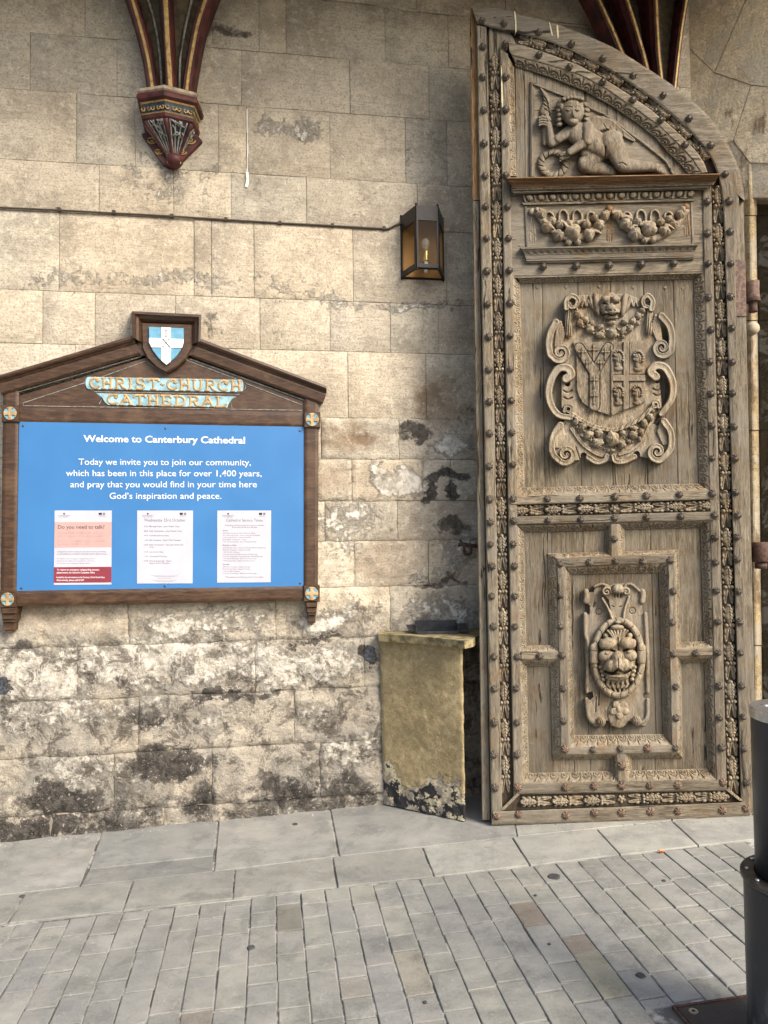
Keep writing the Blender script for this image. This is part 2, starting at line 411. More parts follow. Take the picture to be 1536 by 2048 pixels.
M['oak_sheltered_carving'] = oak('oak_sheltered_carving', 'n', (1.3, .9, .6), .1, crack=False)
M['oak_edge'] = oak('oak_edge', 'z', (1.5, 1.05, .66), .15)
M['oak_dark'] = oak('oak_shaded_ground', 'z', (.36, .32, .28), .2)  # recess boards: their shade and dirt are put into this dark colour
def rustm():
    t = NT('iron_stud', .5, .5, .35)
    n = t.noise(60, 5, .7); c = t.ramp(n, [(.3, (.048, .040, .032)), (.5, (.10, .082, .062)), (.68, (.19, .155, .118))])
    c = t.mix(1.0, c, t.ocol(), 'MULTIPLY')
    return t.out(c, t.bump(n, .002), t.rng(n, .3, .7, .35, .8))
M['iron'] = rustm()
def signwood():
    t = NT('varnished_oak', .42, .45)
    wv = t.vm('ADD', t.pos, t.vm('MULTIPLY', t.noise(4, 3, .5, col=True), (.04, .04, .04)))
    g = t.noise(16, 6, .7, vec=wv, sx=(.5, 5, 5)); g2 = t.noise(90, 3, .6, sx=(.3, 2, 2))
    c = t.ramp(g, [(.3, (.022, .010, .004)), (.5, (.048, .023, .010)), (.7, (.092, .048, .022))])
    c = t.mix(t.rng(g2, .5, .7, 0, .5), c, (.022, .011, .005)); c = t.mix(t.rng(t.noise(6, 4), .5, .7, 0, .3), c, (.15, .09, .048))
    return t.out(c, t.bump(g2, .0008), t.rng(g, .3, .7, .36, .55))
M['signwood'] = signwood()
M['signwood_dark'] = simple('dark_oak_panel', (.040, .019, .010), .5, var=.35, sc_=40)
def bluem():
    t = NT('blue_board', .38, .4)
    return t.out(t.mix(t.rng(t.noise(4, 3), .3, .7), (.033, .142, .345), (.039, .158, .372)), t.bump(t.noise(300, 2), .0002))
M['blue'] = bluem()
M['white'] = simple('white_print', (.62, .64, .66), .5, var=.02); M['black'] = simple('black_print', (.02, .018, .025), .5)
M['grey_print'] = simple('grey_print', (.16, .15, .19), .6); M['rose_print'] = simple('rose_grey_print', (.30, .20, .21), .6)
M['paper'] = simple('paper', (.42, .42, .47), .55, var=.04, sc_=12); M['pink'] = simple('pink_print', (.41, .27, .25), .55, var=.03); M['maroon'] = simple('maroon_print', (.19, .026, .042), .5, var=.05)
M['skyblue'] = simple('painted_blue', (.11, .29, .41), .5, var=.12); M['plaque_blue'] = simple('plaque_blue', (.22, .37, .42), .5, var=.3, sc_=18); M['gilt_tan'] = simple('tan_gilt', (.36, .25, .125), .42, .15, var=.25)
M['cream'] = simple('cream_paint', (.76, .75, .70), .5, var=.05)
M['red'] = simple('ox_blood_paint', (.062, .013, .011), .6, var=.5, sc_=18)
def gild():
    t = NT('worn_gilding', .45, .5, .3)
    n = t.noise(38, 5, .75); c = t.ramp(n, [(.32, (.10, .055, .02)), (.45, (.36, .22, .065)), (.7, (.55, .38, .13))])
    return t.out(c, t.bump(n, .002))
M['gold'] = gild()
M['navy'] = simple('worn_blue_paint', (.026, .034, .044), .6, var=.5, sc_=60); M['mouldstone'] = simple('bare_stone_moulding', (.30, .245, .17), .8, var=.3, sc_=25)
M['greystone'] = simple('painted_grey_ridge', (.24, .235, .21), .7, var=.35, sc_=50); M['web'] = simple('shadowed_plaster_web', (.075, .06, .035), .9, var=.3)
M['lampblack'] = simple('bronzed_black_metal', (.010, .0085, .008), .42, .3, var=.2); M['brass'] = simple('brass', (.62, .42, .12), .25, .9, var=.05)
M['cable'] = simple('brown_cable', (.055, .04, .03), .6); M['rust'] = simple('rusty_iron', (.07, .038, .026), .8, var=.4, sc_=70)
M['blackmetal'] = simple('black_painted_tray', (.030, .032, .036), .42, .2, var=.3, sc_=40)
def bollm():
    t = NT('black_bollard_coat', .38, .5)
    n = t.noise(9, 6, .7, sx=(1, 1, .5)); c = t.ramp(n, [(.4, (.012, .014, .018)), (.6, (.018, .02, .025)), (.74, (.05, .053, .058))])
    z = t.n.new('ShaderNodeSeparateXYZ'); t.put(z.inputs[0], t.pos)
    dirt = t.math('MULTIPLY', t.rng(z.outputs[2], .42, -.05), t.rng(t.noise(30, 6, .75, sx=(1, 1, .4)), .5, .64))
    c = t.mix(t.math('MULTIPLY', dirt, .6), c, (.16, .165, .17))
    return t.out(c, t.bump(n, .0006), t.rng(n, .3, .7, .3, .5))
M['bollard'] = bollm()
M['steel'] = simple('brushed_steel', (.52, .52, .52), .3, .9, var=.12, sc_=60); M['darksteel'] = simple('dark_steel_ring', (.07, .062, .055), .38, .6, var=.3)
def platem():
    t = NT('cast_hatch', .55, .4, .2); n = t.noise(14, 6, .7)
    return t.out(t.ramp(n, [(.35, (.030, .026, .024)), (.6, (.055, .048, .044)), (.75, (.085, .06, .05))]), t.bump(t.noise(120, 3), .001), t.rng(n, .3, .7, .4, .7))
M['plate'] = platem()
def pavem():
    t = NT('york_stone', .82, .3)
    big = t.noise(3.5, 5, .65); md = t.noise(13, 8, .78, sx=(.6, 1, 1)); fn_ = t.noise(120, 3, .6); blot = t.noise(5.5, 6, .7, dist=.5)
    col = t.ramp(md, [(.32, (.138, .139, .129)), (.5, (.185, .185, .172)), (.68, (.235, .233, .215))])
    col = t.mix(t.rng(big, .45, .66, 0, .3), col, (.29, .272, .235))
    col = t.mix(t.rng(blot, .50, .64, 0, .65), col, (.112, .113, .105)); col = t.mix(t.rng(t.noise(2.1, 5, .7), .5, .66, 0, .5), col, (.30, .292, .262)); col = t.mix(t.rng(t.noise(70, 4, .7), .62, .70, 0, .5), col, (.10, .098, .092))
    col = t.mix(t.rng(t.noise(30, 5, .7), .60, .72, 0, .35), col, (.42, .415, .385))
    col = t.mix(t.rng(fn_, .3, .7, 0, .3), col, (.27, .27, .255))
    col = t.mix(1.0, col, t.ocol(), 'MULTIPLY')
    rv = t.rnd(); col = t.mix(1.0, col, t.ramp(rv, [(0, (.955, .955, .96)), (.6, (1, 1, 1)), (1, (1.04, 1.035, 1.02))]), 'MULTIPLY')
    hb = t.math('ADD', t.math('MULTIPLY', md, .8), t.math('MULTIPLY', fn_, .25))
    return t.out(col, t.bump(hb, .0045), t.rng(md, .3, .7, .62, .9))
M['pave'] = pavem()
def mortm(name, a, b):
    t = NT(name, .95, .1); n = t.noise(7, 5, .7); n2 = t.noise(80, 3)
    return t.out(t.mix(t.rng(n, .42, .58), a, b), t.bump(n2, .003))
M['mortar'] = mortm('pale_mortar', (.36, .32, .25), (.19, .165, .13)); M['grout'] = mortm('paving_grout', (.10, .098, .092), (.36, .35, .32))
def plinthm():
    t = NT('ochre_washed_stone', .78, .25)
    n = t.noise(24, 8, .8, dist=.25); n2 = t.noise(3.4, 5, .7); c = t.ramp(n, [(.3, (.19, .146, .078)), (.5, (.35, .272, .145)), (.7, (.50, .41, .24))])
    c = t.mix(t.rng(n2, .42, .62, 0, .55), c, (.17, .135, .068)); c = t.mix(t.rng(t.noise(60, 5, .75), .58, .68, 0, .6), c, (.56, .50, .33)); c = t.mix(t.rng(t.vor(34), .07, .16, .4, 0), c, (.10, .075, .04))
    z = t.n.new('ShaderNodeSeparateXYZ'); t.put(z.inputs[0], t.pos)
    zz = t.math('ADD', z.outputs[2], t.math('MULTIPLY', t.math('SUBTRACT', t.noise(6, 6, .7), .5), .55))
    low = t.rng(zz, .215, .20); c = t.mix(low, c, t.mix(t.rng(t.noise(16, 5, .7), .42, .55), (.24, .21, .17), (.50, .44, .30)))
    mk = t.math('MULTIPLY', t.math('MULTIPLY', t.rng(zz, .18, .165), t.rng(zz, .03, .045)), t.rng(t.noise(7, 6, .7), .47, .50))
    c = t.mix(mk, c, (.025, .024, .026))
    return t.out(c, t.bump(t.math('ADD', n, t.math('MULTIPLY', low, -.8)), .012))
M['plinth'] = plinthm()
M['plinth_top'] = simple('mossy_plinth_slab', (.20, .165, .085), .85, var=.5, sc_=22)
def glassm(name, col, rough=.05, alpha=.35):
    t = NT(name, rough, .5); t.b.inputs['Alpha'].default_value = alpha
    return t.out(col)
M['pane'] = glassm('lantern_glass', (.05, .03, .01), .02, .12); M['amber'] = glassm('amber_back', (.42, .19, .025), .6, 1.0)
def bulbm():
    t = NT('clear_bulb', .03, .8); t.b.inputs['Alpha'].default_value = .3; return t.out((.8, .75, .6))
M['bulb'] = bulbm()
M['leaf_orange'] = simple('dead_leaf', (.42, .15, .03), .7, var=.3); M['gum'] = simple('trodden_gum', (.045, .045, .048), .8, var=.2)
M['earth'] = simple('asphalt_ground', (.09, .088, .085), .9, var=.2, sc_=8); M['plaster'] = simple('vault_plaster', (.34, .30, .24), .9, var=.15, sc_=6)
M['whitedrip'] = simple('pale_dropping', (.55, .48, .30), .8)

# ------------------------------------------------------------------ ground and paving
_gv = [(-40, -40), (40, -40), (40, 40), (-40, 40)]
mesh('ground', [(x, y, gz(x, y) - .12) for x, y in _gv], [(0, 1, 2, 3)], M['earth'])['kind'] = 'structure'
wd = np.array([1, TH, 0]); wd /= np.linalg.norm(wd); pd = np.array([-wd[1], wd[0], 0])       # along and away from the wall
def gp(u, v, h=0.0):
    q = wd * u + pd * v; return (q[0], q[1], gz(q[0], q[1]) + h)
def guv(px, py):
    p = G.one(px, py); return float(p @ wd), float(p @ pd)
vwall = float(np.array([0, YW, 0]) @ pd)
pav = mesh('pavement', [gp(-3.2, -2.0, -.006), gp(4.2, -2.0, -.006), gp(4.2, vwall + .4, -.006), gp(-3.2, vwall + .4, -.006)], [(0, 1, 2, 3)], M['grout'])
tag(pav, 'grey stone paving of large slabs by the wall and small setts beyond', kind='structure')
def ublock(name, u0, v0, u1, v1, hh, top=0.0, col=None, ch=.004, jit=.0022, shear=0.0, corners=None):
    q = corners or [(u0, v0), (u1, v0), (u1, v1), (u0, v1)]
    q = [(a + random.uniform(-jit, jit), b + random.uniform(-jit, jit)) for a, b in q]
    cu = sum(a for a, b in q) / 4; cv = sum(b for a, b in q) / 4
    tl = [random.uniform(-.0012, .0012) for _ in q]
    ins = [(a + (ch if a < cu else -ch), b + (ch if b < cv else -ch)) for a, b in q]
    V = [gp(a, b, top + t_) for (a, b), t_ in zip(ins, tl)] + [gp(a, b, top - ch * .7 + t_) for (a, b), t_ in zip(q, tl)] + [gp(a, b, -hh) for a, b in q]
    F = [(0, 1, 2, 3)] + [(k * 4 + i, (k + 1) * 4 + i, (k + 1) * 4 + (i + 1) % 4, k * 4 + (i + 1) % 4) for k in (0, 1) for i in range(4)]
    o = mesh(name, V, F, M['pave'], pav)
    if col: o.color = (*col, 1)
    return o
def slabpx(P, col=None):
    c = np.array(P, float)
    g = .0042
    q = [guv(*p) for p in P]; cu = sum(a for a, b in q) / 4; cv = sum(b for a, b in q) / 4
    q = [(a + (g if a < cu else -g), b + (g if b < cv else -g)) for a, b in q]
    q = sorted(q, key=lambda k: math.atan2(k[1] - cv, k[0] - cu))
    ublock('paving_slab', 0, 0, 0, 0, .05, corners=q, col=col, ch=.003, top=0.002)
def yb(x): return 1685 - .1027 * x - 12             # under the wall's foot
def y1(x): return float(np.interp(x, [-300, 0, 160, 425, 678, 1000, 1192, 1600], [1824, 1791, 1773, 1744, 1713, 1677, 1658, 1616]))
def y2(x): return float(np.interp(x, [-300, 0, 800, 1480, 1800], [1883, 1850, 1761, 1683, 1646]))
j1 = [(-190, -290), (208, 160), (438, 427), (658, 678), (1013, 1034), (1300, 1345), (1560, 1640)]
for (a, b), (c_, d_) in zip(j1[:-1], j1[1:]):
    if a == 208:
        slabpx([(a, yb(a)), (c_, yb(c_)), (428, 1712), (177, 1740)], (1.02, 1.04, 1.06)); slabpx([(177, 1740), (428, 1712), (427, 1744), (160, 1773)], (.86, .87, .88))
    else: slabpx([(a, yb(a)), (c_, yb(c_)), (d_, y1(d_)), (b, y1(b))], (1.12, 1.12, 1.12) if a < 1000 else (1.35, 1.33, 1.27))  # slabs by the door lighter: the stronger daylight there is put into the colour
j2 = [(-150, -210), (52, 15), (267, 245), (470, 465), (665, 676), (844, 868), (1024, 1060), (1192, 1241), (1343, 1398), (1500, 1570), (1650, 1740)]
for (a, b), (c_, d_) in zip(j2[:-1], j2[1:]):
    f = 1.0 if a < 800 else 1.3  # right-hand slabs brightened, daylight from the right put into the colour
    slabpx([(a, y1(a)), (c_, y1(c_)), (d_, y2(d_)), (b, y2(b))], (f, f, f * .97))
u_a, v_a = guv(502, 1794.5); u_b, v_b = guv(502 + 47.4 * 10, 1794.5 - 5.27 * 10)
cw = (u_b - u_a) / 10; v_top = (v_a + v_b) / 2 - .003
# joints of each sett column, drawn by a seeded rhythm of short and long stones
special = [(1085, 1832, (.92, .80, .71)), (1137, 1880, (.96, .84, .75)), (1195, 1935, (1.12, 1.08, .90)), (575, 1832, (.74, .72, .66)), (400, 2035, (.92, .84, .78)), (845, 1955, (1.02, .97, .88)), (700, 1968, (1.0, .95, .88))]
spec = [(guv(x, y), c) for x, y, c in special]
plu0, plv1 = guv(1343, 2013); _pu, _pv = guv(1480, 1994); plv1 = (plv1 + _pv) / 2
nset = 0
for k in range(-26, 22):
    ua = u_a + k * cw; v = v_top; first = True
    while v > -.55:
        ln = random.choice([.105, .105, .13, .15, .17, .2, .235, .25]) * 1.04
        if first: ln *= random.choice([.5, .8, 1]); first = False
        v0, v1_ = v - ln, v; v = v0
        # only what a viewer near the photograph's place can see
        c3 = np.array(gp(ua + cw / 2, (v0 + v1_) / 2)); dd = c3 - EYE; dep = dd @ CF
        if dep < .8: continue
        sx = 768 + FPX * (dd @ CR) / dep; sy = 1024 - FPX * (dd @ CU) / dep
        if sx < -330 or sx > 1900 or sy > 2230: continue
        if ua + cw > plu0 - .002 and v0 < plv1 + .002:
            if v1_ > plv1 + .03 and ua + cw > plu0: v0 = plv1 + .004
            elif ua + cw > plu0 + cw * .3: continue
        base = random.uniform(.95, 1.05); rt = 1 + .10 * float(np.clip((sx - 500) / 900, 0, 1)); col = (base * rt, base * rt * 1.0, base * rt * random.choice([1, .99, .97, .95]))  # rt lightens setts toward the right, daylight put into their colour
        for (su, sv), c in spec:
            if ua < su < ua + cw and v0 < sv < v1_: col = c
        g = .0026
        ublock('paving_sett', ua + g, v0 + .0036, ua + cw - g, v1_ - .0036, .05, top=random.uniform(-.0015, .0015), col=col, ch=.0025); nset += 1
print('setts', nset)

# hatch plate round the bollard
hp = empty('hatch_cover', gp(plu0 + .45, plv1 - .4), 'dark steel ground hatch with a white-ringed bolt, around the bollard', 'hatch')
def gslab(name, u0, v0, u1, v1, z1, z0, mat, parent):
    V = [gp(u0, v0, z1), gp(u1, v0, z1), gp(u1, v1, z1), gp(u0, v1, z1), gp(u0, v0, z0), gp(u1, v0, z0), gp(u1, v1, z0), gp(u0, v1, z0)]
    return mesh(name, V, [(0, 1, 2, 3), (0, 4, 5, 1), (1, 5, 6, 2), (2, 6, 7, 3), (3, 7, 4, 0)], mat, parent)
gslab('plate', plu0 + .012, plv1 - .95, plu0 + .95, plv1 - .012, .002, -.04, M['plate'], hp)
for nm_, a in (('frame_edge', (plu0, plv1 - .95, plu0 + .008, plv1)), ('frame_edge', (plu0 + .009, plv1 - .008, plu0 + .95, plv1))):
    gslab(nm_, a[0], a[1], a[2], a[3], .004, -.04, M['rust'], hp)
bu, bv = guv(1387, 2024)
for r_, m_, h_, nme in ((.014, 'steel', .004, 'bolt_ring'), (.0055, 'black', .0048, 'bolt_hole')):
    v_, f_ = lathe([(r_, -.01), (r_, 0)], 20); p_ = gp(bu, bv, h_); mesh(nme, v_ + np.array(p_), f_, M[m_], hp)

# bollard
bc = np.array([(1588 - 768) / 1500 * 2.15, 2.15 * 1.0, 0]); bc[2] = gz(bc[0], bc[1])
bo = empty('bollard', bc, 'black telescopic bollard with a steel cap and bolted collar, at the right edge', 'bollard')
v_, f_ = lathe([(.157, -.05), (.160, 0), (.160, .505 - bc[2]), (.159, .515 - bc[2])], 64); mesh('sleeve', v_ + bc, f_, M['bollard'], bo, True)
v_, f_ = lathe([(.128, .5 - bc[2]), (.129, .97 - bc[2]), (.129, .975 - bc[2])], 64); mesh('post', v_ + bc, f_, M['bollard'], bo, True)
def lath2(prof, n=64):
    v, f = lathe(prof, n); return v, f[:-2]
v_, f_ = lath2([(.131, .516), (.164, .516), (.168, .521), (.168, .531), (.165, .535), (.1315, .535), (.131, .516)]); mesh('collar', v_ + bc * [1, 1, 0], f_, M['darksteel'], bo)
v_, f_ = lathe([(.1305, .976), (.1315, .98), (.1315, 1.0), (.127, 1.005)], 64); mesh('cap', v_ + bc * [1, 1, 0], f_, M['steel'], bo)
for i in range(12):
    a = 2 * math.pi * (i + .3) / 12; v_, f_ = lathe([(.006, .5345), (.006, .538), (.004, .5405)], 10); mesh('screw', v_ + bc * [1, 1, 0] + np.array([.149 * math.cos(a), .149 * math.sin(a), 0]), f_, M['steel'], bo, True)
for i in range(6):
    a = 2 * math.pi * (i + .5) / 6; v_, f_ = lathe([(.011, 1.0045), (.0105, 1.0065), (.006, 1.008)], 12); mesh('cap_rivet', v_ + bc * [1, 1, 0] + np.array([.09 * math.cos(a), .09 * math.sin(a), 0]), f_, M['steel'], bo, True)

# small things on the paving
gum = [(1108, 1752, 13, 'largest dark round gum spot on the setts, out from the door'), (1281, 1950, 10, 'dark oval gum spot low on the right, near the hatch cover'), (502, 1894, 8, 'dark gum spot on a sett joint left of centre'),
       (1328, 1761, 4, 'small dark gum spot on the setts below the orange leaf'), (1071, 1790, 3, 'tiny dark gum spot just above the brown sett'), (1098, 1888, 4, 'small dark gum spot left of the cracked brown sett'), (44, 1792, 6, 'dark gum spot on the slab joint at far left'),
       (590, 1648, 6, 'faint gum spot on the slab nearest the wall'), (850, 2004, 4, 'small gum spot near the bottom centre')]
for x, y, r_, lb in gum:
    p_ = G.one(x, y, .003); rr = r_ * p_[1] / FPX; v_ = []
    n = 14; s1 = random.random() * 9
    for i in range(n): a = 2 * math.pi * i / n; q = rr * (1 + .18 * mn.noise(Vector((math.cos(a) * 1.3 + s1, math.sin(a) * 1.3, 0)))); v_.append((p_[0] + q * math.cos(a), p_[1] + q * math.sin(a), 0))
    V = [(a, b, gz(a, b) + .0035 + .0012) for a, b, _ in [(p_[0] + (x_ - p_[0]) * .8, p_[1] + (y_ - p_[1]) * .8, 0) for x_, y_, _ in v_]] + [(a, b, gz(a, b) + .0005) for a, b, _ in v_]
    F = [list(range(n))] + [(i, n + i, n + (i + 1) % n, (i + 1) % n) for i in range(n)]
    tag(mesh('gum_spot', V, F, M['gum']), lb, 'gum spot', 'trodden gum on the paving')
lp = G.one(1322, 1706); lf = []
for a, l_ in ((0.2, .024), (1.1, .018), (2.4, .022), (3.5, .016), (4.5, .02), (5.4, .015)):
    d_ = np.array([math.cos(a), math.sin(a) * .8, 0]); e_ = np.array([-d_[1], d_[0], 0])
    lf.append(([lp + [0, 0, .006], lp + d_ * l_ * .5 + e_ * .007 + [0, 0, .012], lp + d_ * l_ + [0, 0, .004], lp + d_ * l_ * .5 - e_ * .007 + [0, 0, .009]], [(0, 1, 2, 3)]))
v_, f_ = join(lf); tag(mesh('fallen_leaf', v_, f_, M['leaf_orange']), 'small crumpled orange leaf lying on the setts before the door', 'leaf')

# ------------------------------------------------------------------ main wall, course by course
wall = empty('stone_wall', (0, YW, 0), 'tall weathered wall of squared limestone blocks, flaking and sooty at the foot', 'wall')
CX = [(-95, None), (770, 13), (770, 124), (700, 227), (613, 354), (120, 424), (508, 596), (695, 703), (800, 837), (800, 919), (800, 1002), (800, 1081), (750, 1173), (513, 1281), (589, 1380), (589, 1487), (229, 1621)]
zl = [4.95, 4.55] + [float(W.one(x, y)[2]) for x, y in CX[1:]] + [-.35]
UR = float(W.one(1500, 300) @ W.U); UL = float(W.one(-420, 1000) @ W.U)
JT = [[200, 520, 833], [60, 330, 640, 833, 950],
      [170, 300, 425, 518, 572, 770, 897], [60, 234, 330, 483, 700, 858], [153, 270, 437, 493, 660, 811, 894], [198, 347, 462, 613, 835], [118, 388, 423, 508, 706, 893],
      [85, 190, 351, 520, 660, 781, 877], [150, 400, 696, 852], [80, 330, 642, 798], [200, 480, 636, 704, 845, 900], [60, 350, 650, 795], [240, 500, 709, 857], [258, 552, 780], [155, 511, 728], [278, 589], [230, 424, 640], [100, 330, 560]]
tint = {}
for r_, xs in enumerate(JT):
    z1_, z0_ = zl[r_], zl[r_ + 1]
    zc = (z1_ + z0_) / 2
    us = [UL]
    step = .62
    def u_of(x):
        # horizontal place on the wall of survey column x at the course's own height
        y = 1078 - (zc - 1.5) * FPX / YW
        for _ in range(4):
            p = W.one(x, y); y += (p[2] - zc) * FPX / p[1]
        return float(W.one(x, y) @ W.U)
    js = sorted([-150 - 40 * (r_ % 3)] + xs + [1010 + 37 * (r_ % 4), 1190 + 41 * ((r_ * 3) % 4), 1360 + 20 * (r_ % 3)])
    us += [u_of(x) for x in js] + [UR]
    for a, b in zip(us[:-1], us[1:]):
        if b - a < .03: continue
        g = .0015
        rough = 1.0 if r_ >= 13 else (.75 if (r_ >= 9 and b > u_of(700)) else (.35 if r_ >= 9 else .0))
        off = random.uniform(-.0025, .0025)
        nx = max(1, int((b - a) / (.014 if rough > .5 else .05))); nz = max(1, int((z1_ - z0_) / (.014 if rough > .5 else .05)))
        if rough == 0: nx = max(2, nx // 2); nz = max(2, nz // 2)
        uu = np.linspace(a + g, b - g, nx + 1); vv = np.linspace(z0_ + g * .9, z1_ - g * .9, nz + 1)
        if rough <= .5:
            uu = np.r_[uu[0], uu[0] + .004, uu[1:-1], uu[-1] - .004, uu[-1]]; vv = np.r_[vv[0], vv[0] + .004, vv[1:-1], vv[-1] - .004, vv[-1]]; nx += 2; nz += 2
        V = []; 
        for j, z in enumerate(vv):
            for i, u in enumerate(uu):
                e = min(i, nx - i, j, nz - j) == 0
                h = off - (.002 if e else 0)
                if rough > 0:
                    q = Vector((u * 6, 1.7, z * 7)); h += rough * .013 + rough * (.018 * mn.noise(q) + .010 * mn.noise(q * 2.7) + .005 * mn.noise(q * 6.3))
                    ed = min(u - a, b - u, z - z0_, z1_ - z); h -= rough * .007 * math.exp(-(ed / .010) ** 2)
                    u2 = u + (0 if not e else rough * .006 * mn.noise(q * 2)); z2 = z + (rough * .007 * mn.noise(q * 2.2 + Vector((5, 0, 0))) if e else 0)
                else:
                    q = Vector((u * 3, r_ * 2.3, z * 3)); h += .0035 * mn.noise(q) + .0012 * mn.noise(q * 4); u2 = u + (.0015 * mn.noise(q * 5) if e else 0); z2 = z + (.0015 * mn.noise(q * 6) if e else 0)
                p = W.O + W.N * h; p = p - W.U * (W.O @ W.U) + W.U * u2
                V.append((p[0], p[1], z2))
        k = nx + 1; F = [(j * k + i, j * k + i + 1, (j + 1) * k + i + 1, (j + 1) * k + i) for j in range(nz) for i in range(nx)]
        # sides running back into the wall
        ring = [i for i in range(k)] + [j * k + nx for j in range(1, nz + 1)] + [nz * k + i for i in range(nx - 1, -1, -1)] + [j * k for j in range(nz - 1, 0, -1)]
        base = len(V)
        n = len(ring)
        for i in ring: V.append(V[i])
        for i in ring: p = np.array(V[i]) - W.N * .05; V.append(tuple(p))
        for i in range(n): F.append((base + (i + 1) % n, base + i, base + n + i, base + n + (i + 1) % n))
        o = mesh('stone_block', V, F, M['stone'], wall, True)
        t_ = random.uniform(.96, 1.03); wm_ = random.uniform(-.025, .025)
        o.color = (t_ * (1 + wm_), t_, t_ * (1 - wm_), 1)
mz = [(a, z) for a in (UL, UR) for z in (-.4, 4.95)]
def wp(u, z, h): p = W.O - W.U * (W.O @ W.U) + W.U * u + W.N * h; return (p[0], p[1], z)
V = [wp(UL, -.4, -.006), wp(UR, -.4, -.006), wp(UR, 4.95, -.006), wp(UL, 4.95, -.006), wp(UL, -.4, -.4), wp(UR, -.4, -.4), wp(UR, 4.95, -.4), wp(UL, 4.95, -.4)]
mesh('mortar', V, [(0, 1, 2, 3), (4, 7, 6, 5), (0, 3, 7, 4), (1, 5, 6, 2), (3, 2, 6, 7)], M['mortar'], wall)
def wpx(P, h=0.0): return W([p[0] for p in P], [p[1] for p in P], [p[2] if len(p) > 2 else h for p in P])
# slate and flint pieces let into the wall, rubble bits
for (x, y, rx, ry) in ((740, 1309, 13, 17), (6, 1371, 14, 20)):
    P = [(x + rx * math.cos(a) * (1 + .12 * math.sin(3 * a)), y + ry * math.sin(a) * (1 + .1 * math.cos(5 * a))) for a in np.linspace(0, 2 * math.pi, 13)[:-1]]
    prism('flint_piece', P, W, .014, -.02, simple('dark_flint', (.05, .055, .065), .35, var=.6, sc_=90) if x > 100 else bpy.data.materials['dark_flint'], wall, ch=2)
# lime dribble below the corbel joint
prism('lime_patch', [(491, 343), (497, 344), (498, 362), (495, 375), (490, 373), (493, 358)], W, .006, -.01, M['cream'], wall)
R_ = Rel(480, 210, 500, 350, 1.0); R_.path([(494, 218), (494, 260), (495, 300), (494, 343)], 1.1, 1.2, z=0, k=1.0); R_.build('lime_pointing', W, .001, M['cream'], wall, blur=0)

# ------------------------------------------------------------------ vault above, out of view; its extent is set for the shade it casts
vt = empty('vault_ceiling', (0, 2.2, 4.9), 'unseen plain plastered vault cell overhead, cut short to shape the shade', 'ceiling')
n = 16; V = []
for j, x in enumerate((-2.9, 2.7)):
    for i in range(n + 1):
        a = i / n; y = YW + TH * x + .25 - a * 1.5; z = 4.72 + 1.0 * math.sin(math.pi * min(1, a * 1.0)) ** .8
        V.append((x, y, z))
for i in range(2 * n + 2): V.append((V[i][0], V[i][1], V[i][2] + .25))
m_ = n + 1; F = []
for i in range(n): F += [(i, i + 1, m_ + i + 1, m_ + i), (2 * m_ + i, 3 * m_ + i, 3 * m_ + i + 1, 2 * m_ + i + 1)]
F += [(0, m_, 3 * m_, 2 * m_), (n, 2 * m_ + n, 3 * m_ + n, m_ + n)]
mesh('vault_cell', V, F, M['plaster'], vt, True)

def ribset(root, ribs, webs, top_pt):
    """ribs: list of survey polylines [(x,y,h)], red body with a gilt fillet on the nose"""
    for P, wgold, wred, dep in ribs:
        P = np.array(P, float); n = len(P)
        c_ = W(P[:, 0], P[:, 1], P[:, 2])
        Vr = []; Vg = []
        for i in range(n):
            t_ = c_[min(i + 1, n - 1)] - c_[max(i - 1, 0)]; t_ /= np.linalg.norm(t_)
            side = np.cross(t_, W.N); side /= np.linalg.norm(side); out = np.cross(side, t_)
            if out @ W.N < 0: out = -out
            for a, b in ((-1, -dep), (-1, -.035), (-.62, -.012), (-.62, 0), (.62, 0), (.62, -.012), (1, -.035), (1, -dep)): Vr.append(c_[i] + side * a * wred + out * b)
            for a, b in ((-1, -.004), (-1, .004), (-.6, .0075), (.6, .0075), (1, .004), (1, -.004)): Vg.append(c_[i] + side * a * wgold + out * b)
        for nm, Vv, k, mt in (('rib', Vr, 8, M['red']), ('gilt_fillet', Vg, 6, M['gold'])):
            F = [(i * k + j, i * k + (j + 1) % k, (i + 1) * k + (j + 1) % k, (i + 1) * k + j) for i in range(n - 1) for j in range(k)] + [tuple(range(k))[::-1], tuple((n - 1) * k + j for j in range(k))]
            o = mesh(nm, Vv, F, mt, root)
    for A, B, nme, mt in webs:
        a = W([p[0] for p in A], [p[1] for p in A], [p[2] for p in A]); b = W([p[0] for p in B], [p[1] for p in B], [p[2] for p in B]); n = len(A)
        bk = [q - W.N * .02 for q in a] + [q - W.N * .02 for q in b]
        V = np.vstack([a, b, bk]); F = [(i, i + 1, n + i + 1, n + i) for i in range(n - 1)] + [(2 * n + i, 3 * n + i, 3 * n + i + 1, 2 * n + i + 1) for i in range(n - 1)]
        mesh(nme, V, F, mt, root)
cb = empty('vault_corbel', W.one(345, 335, .05), 'painted and gilded corbel carrying three dark red vault ribs, on the left', 'corbel')
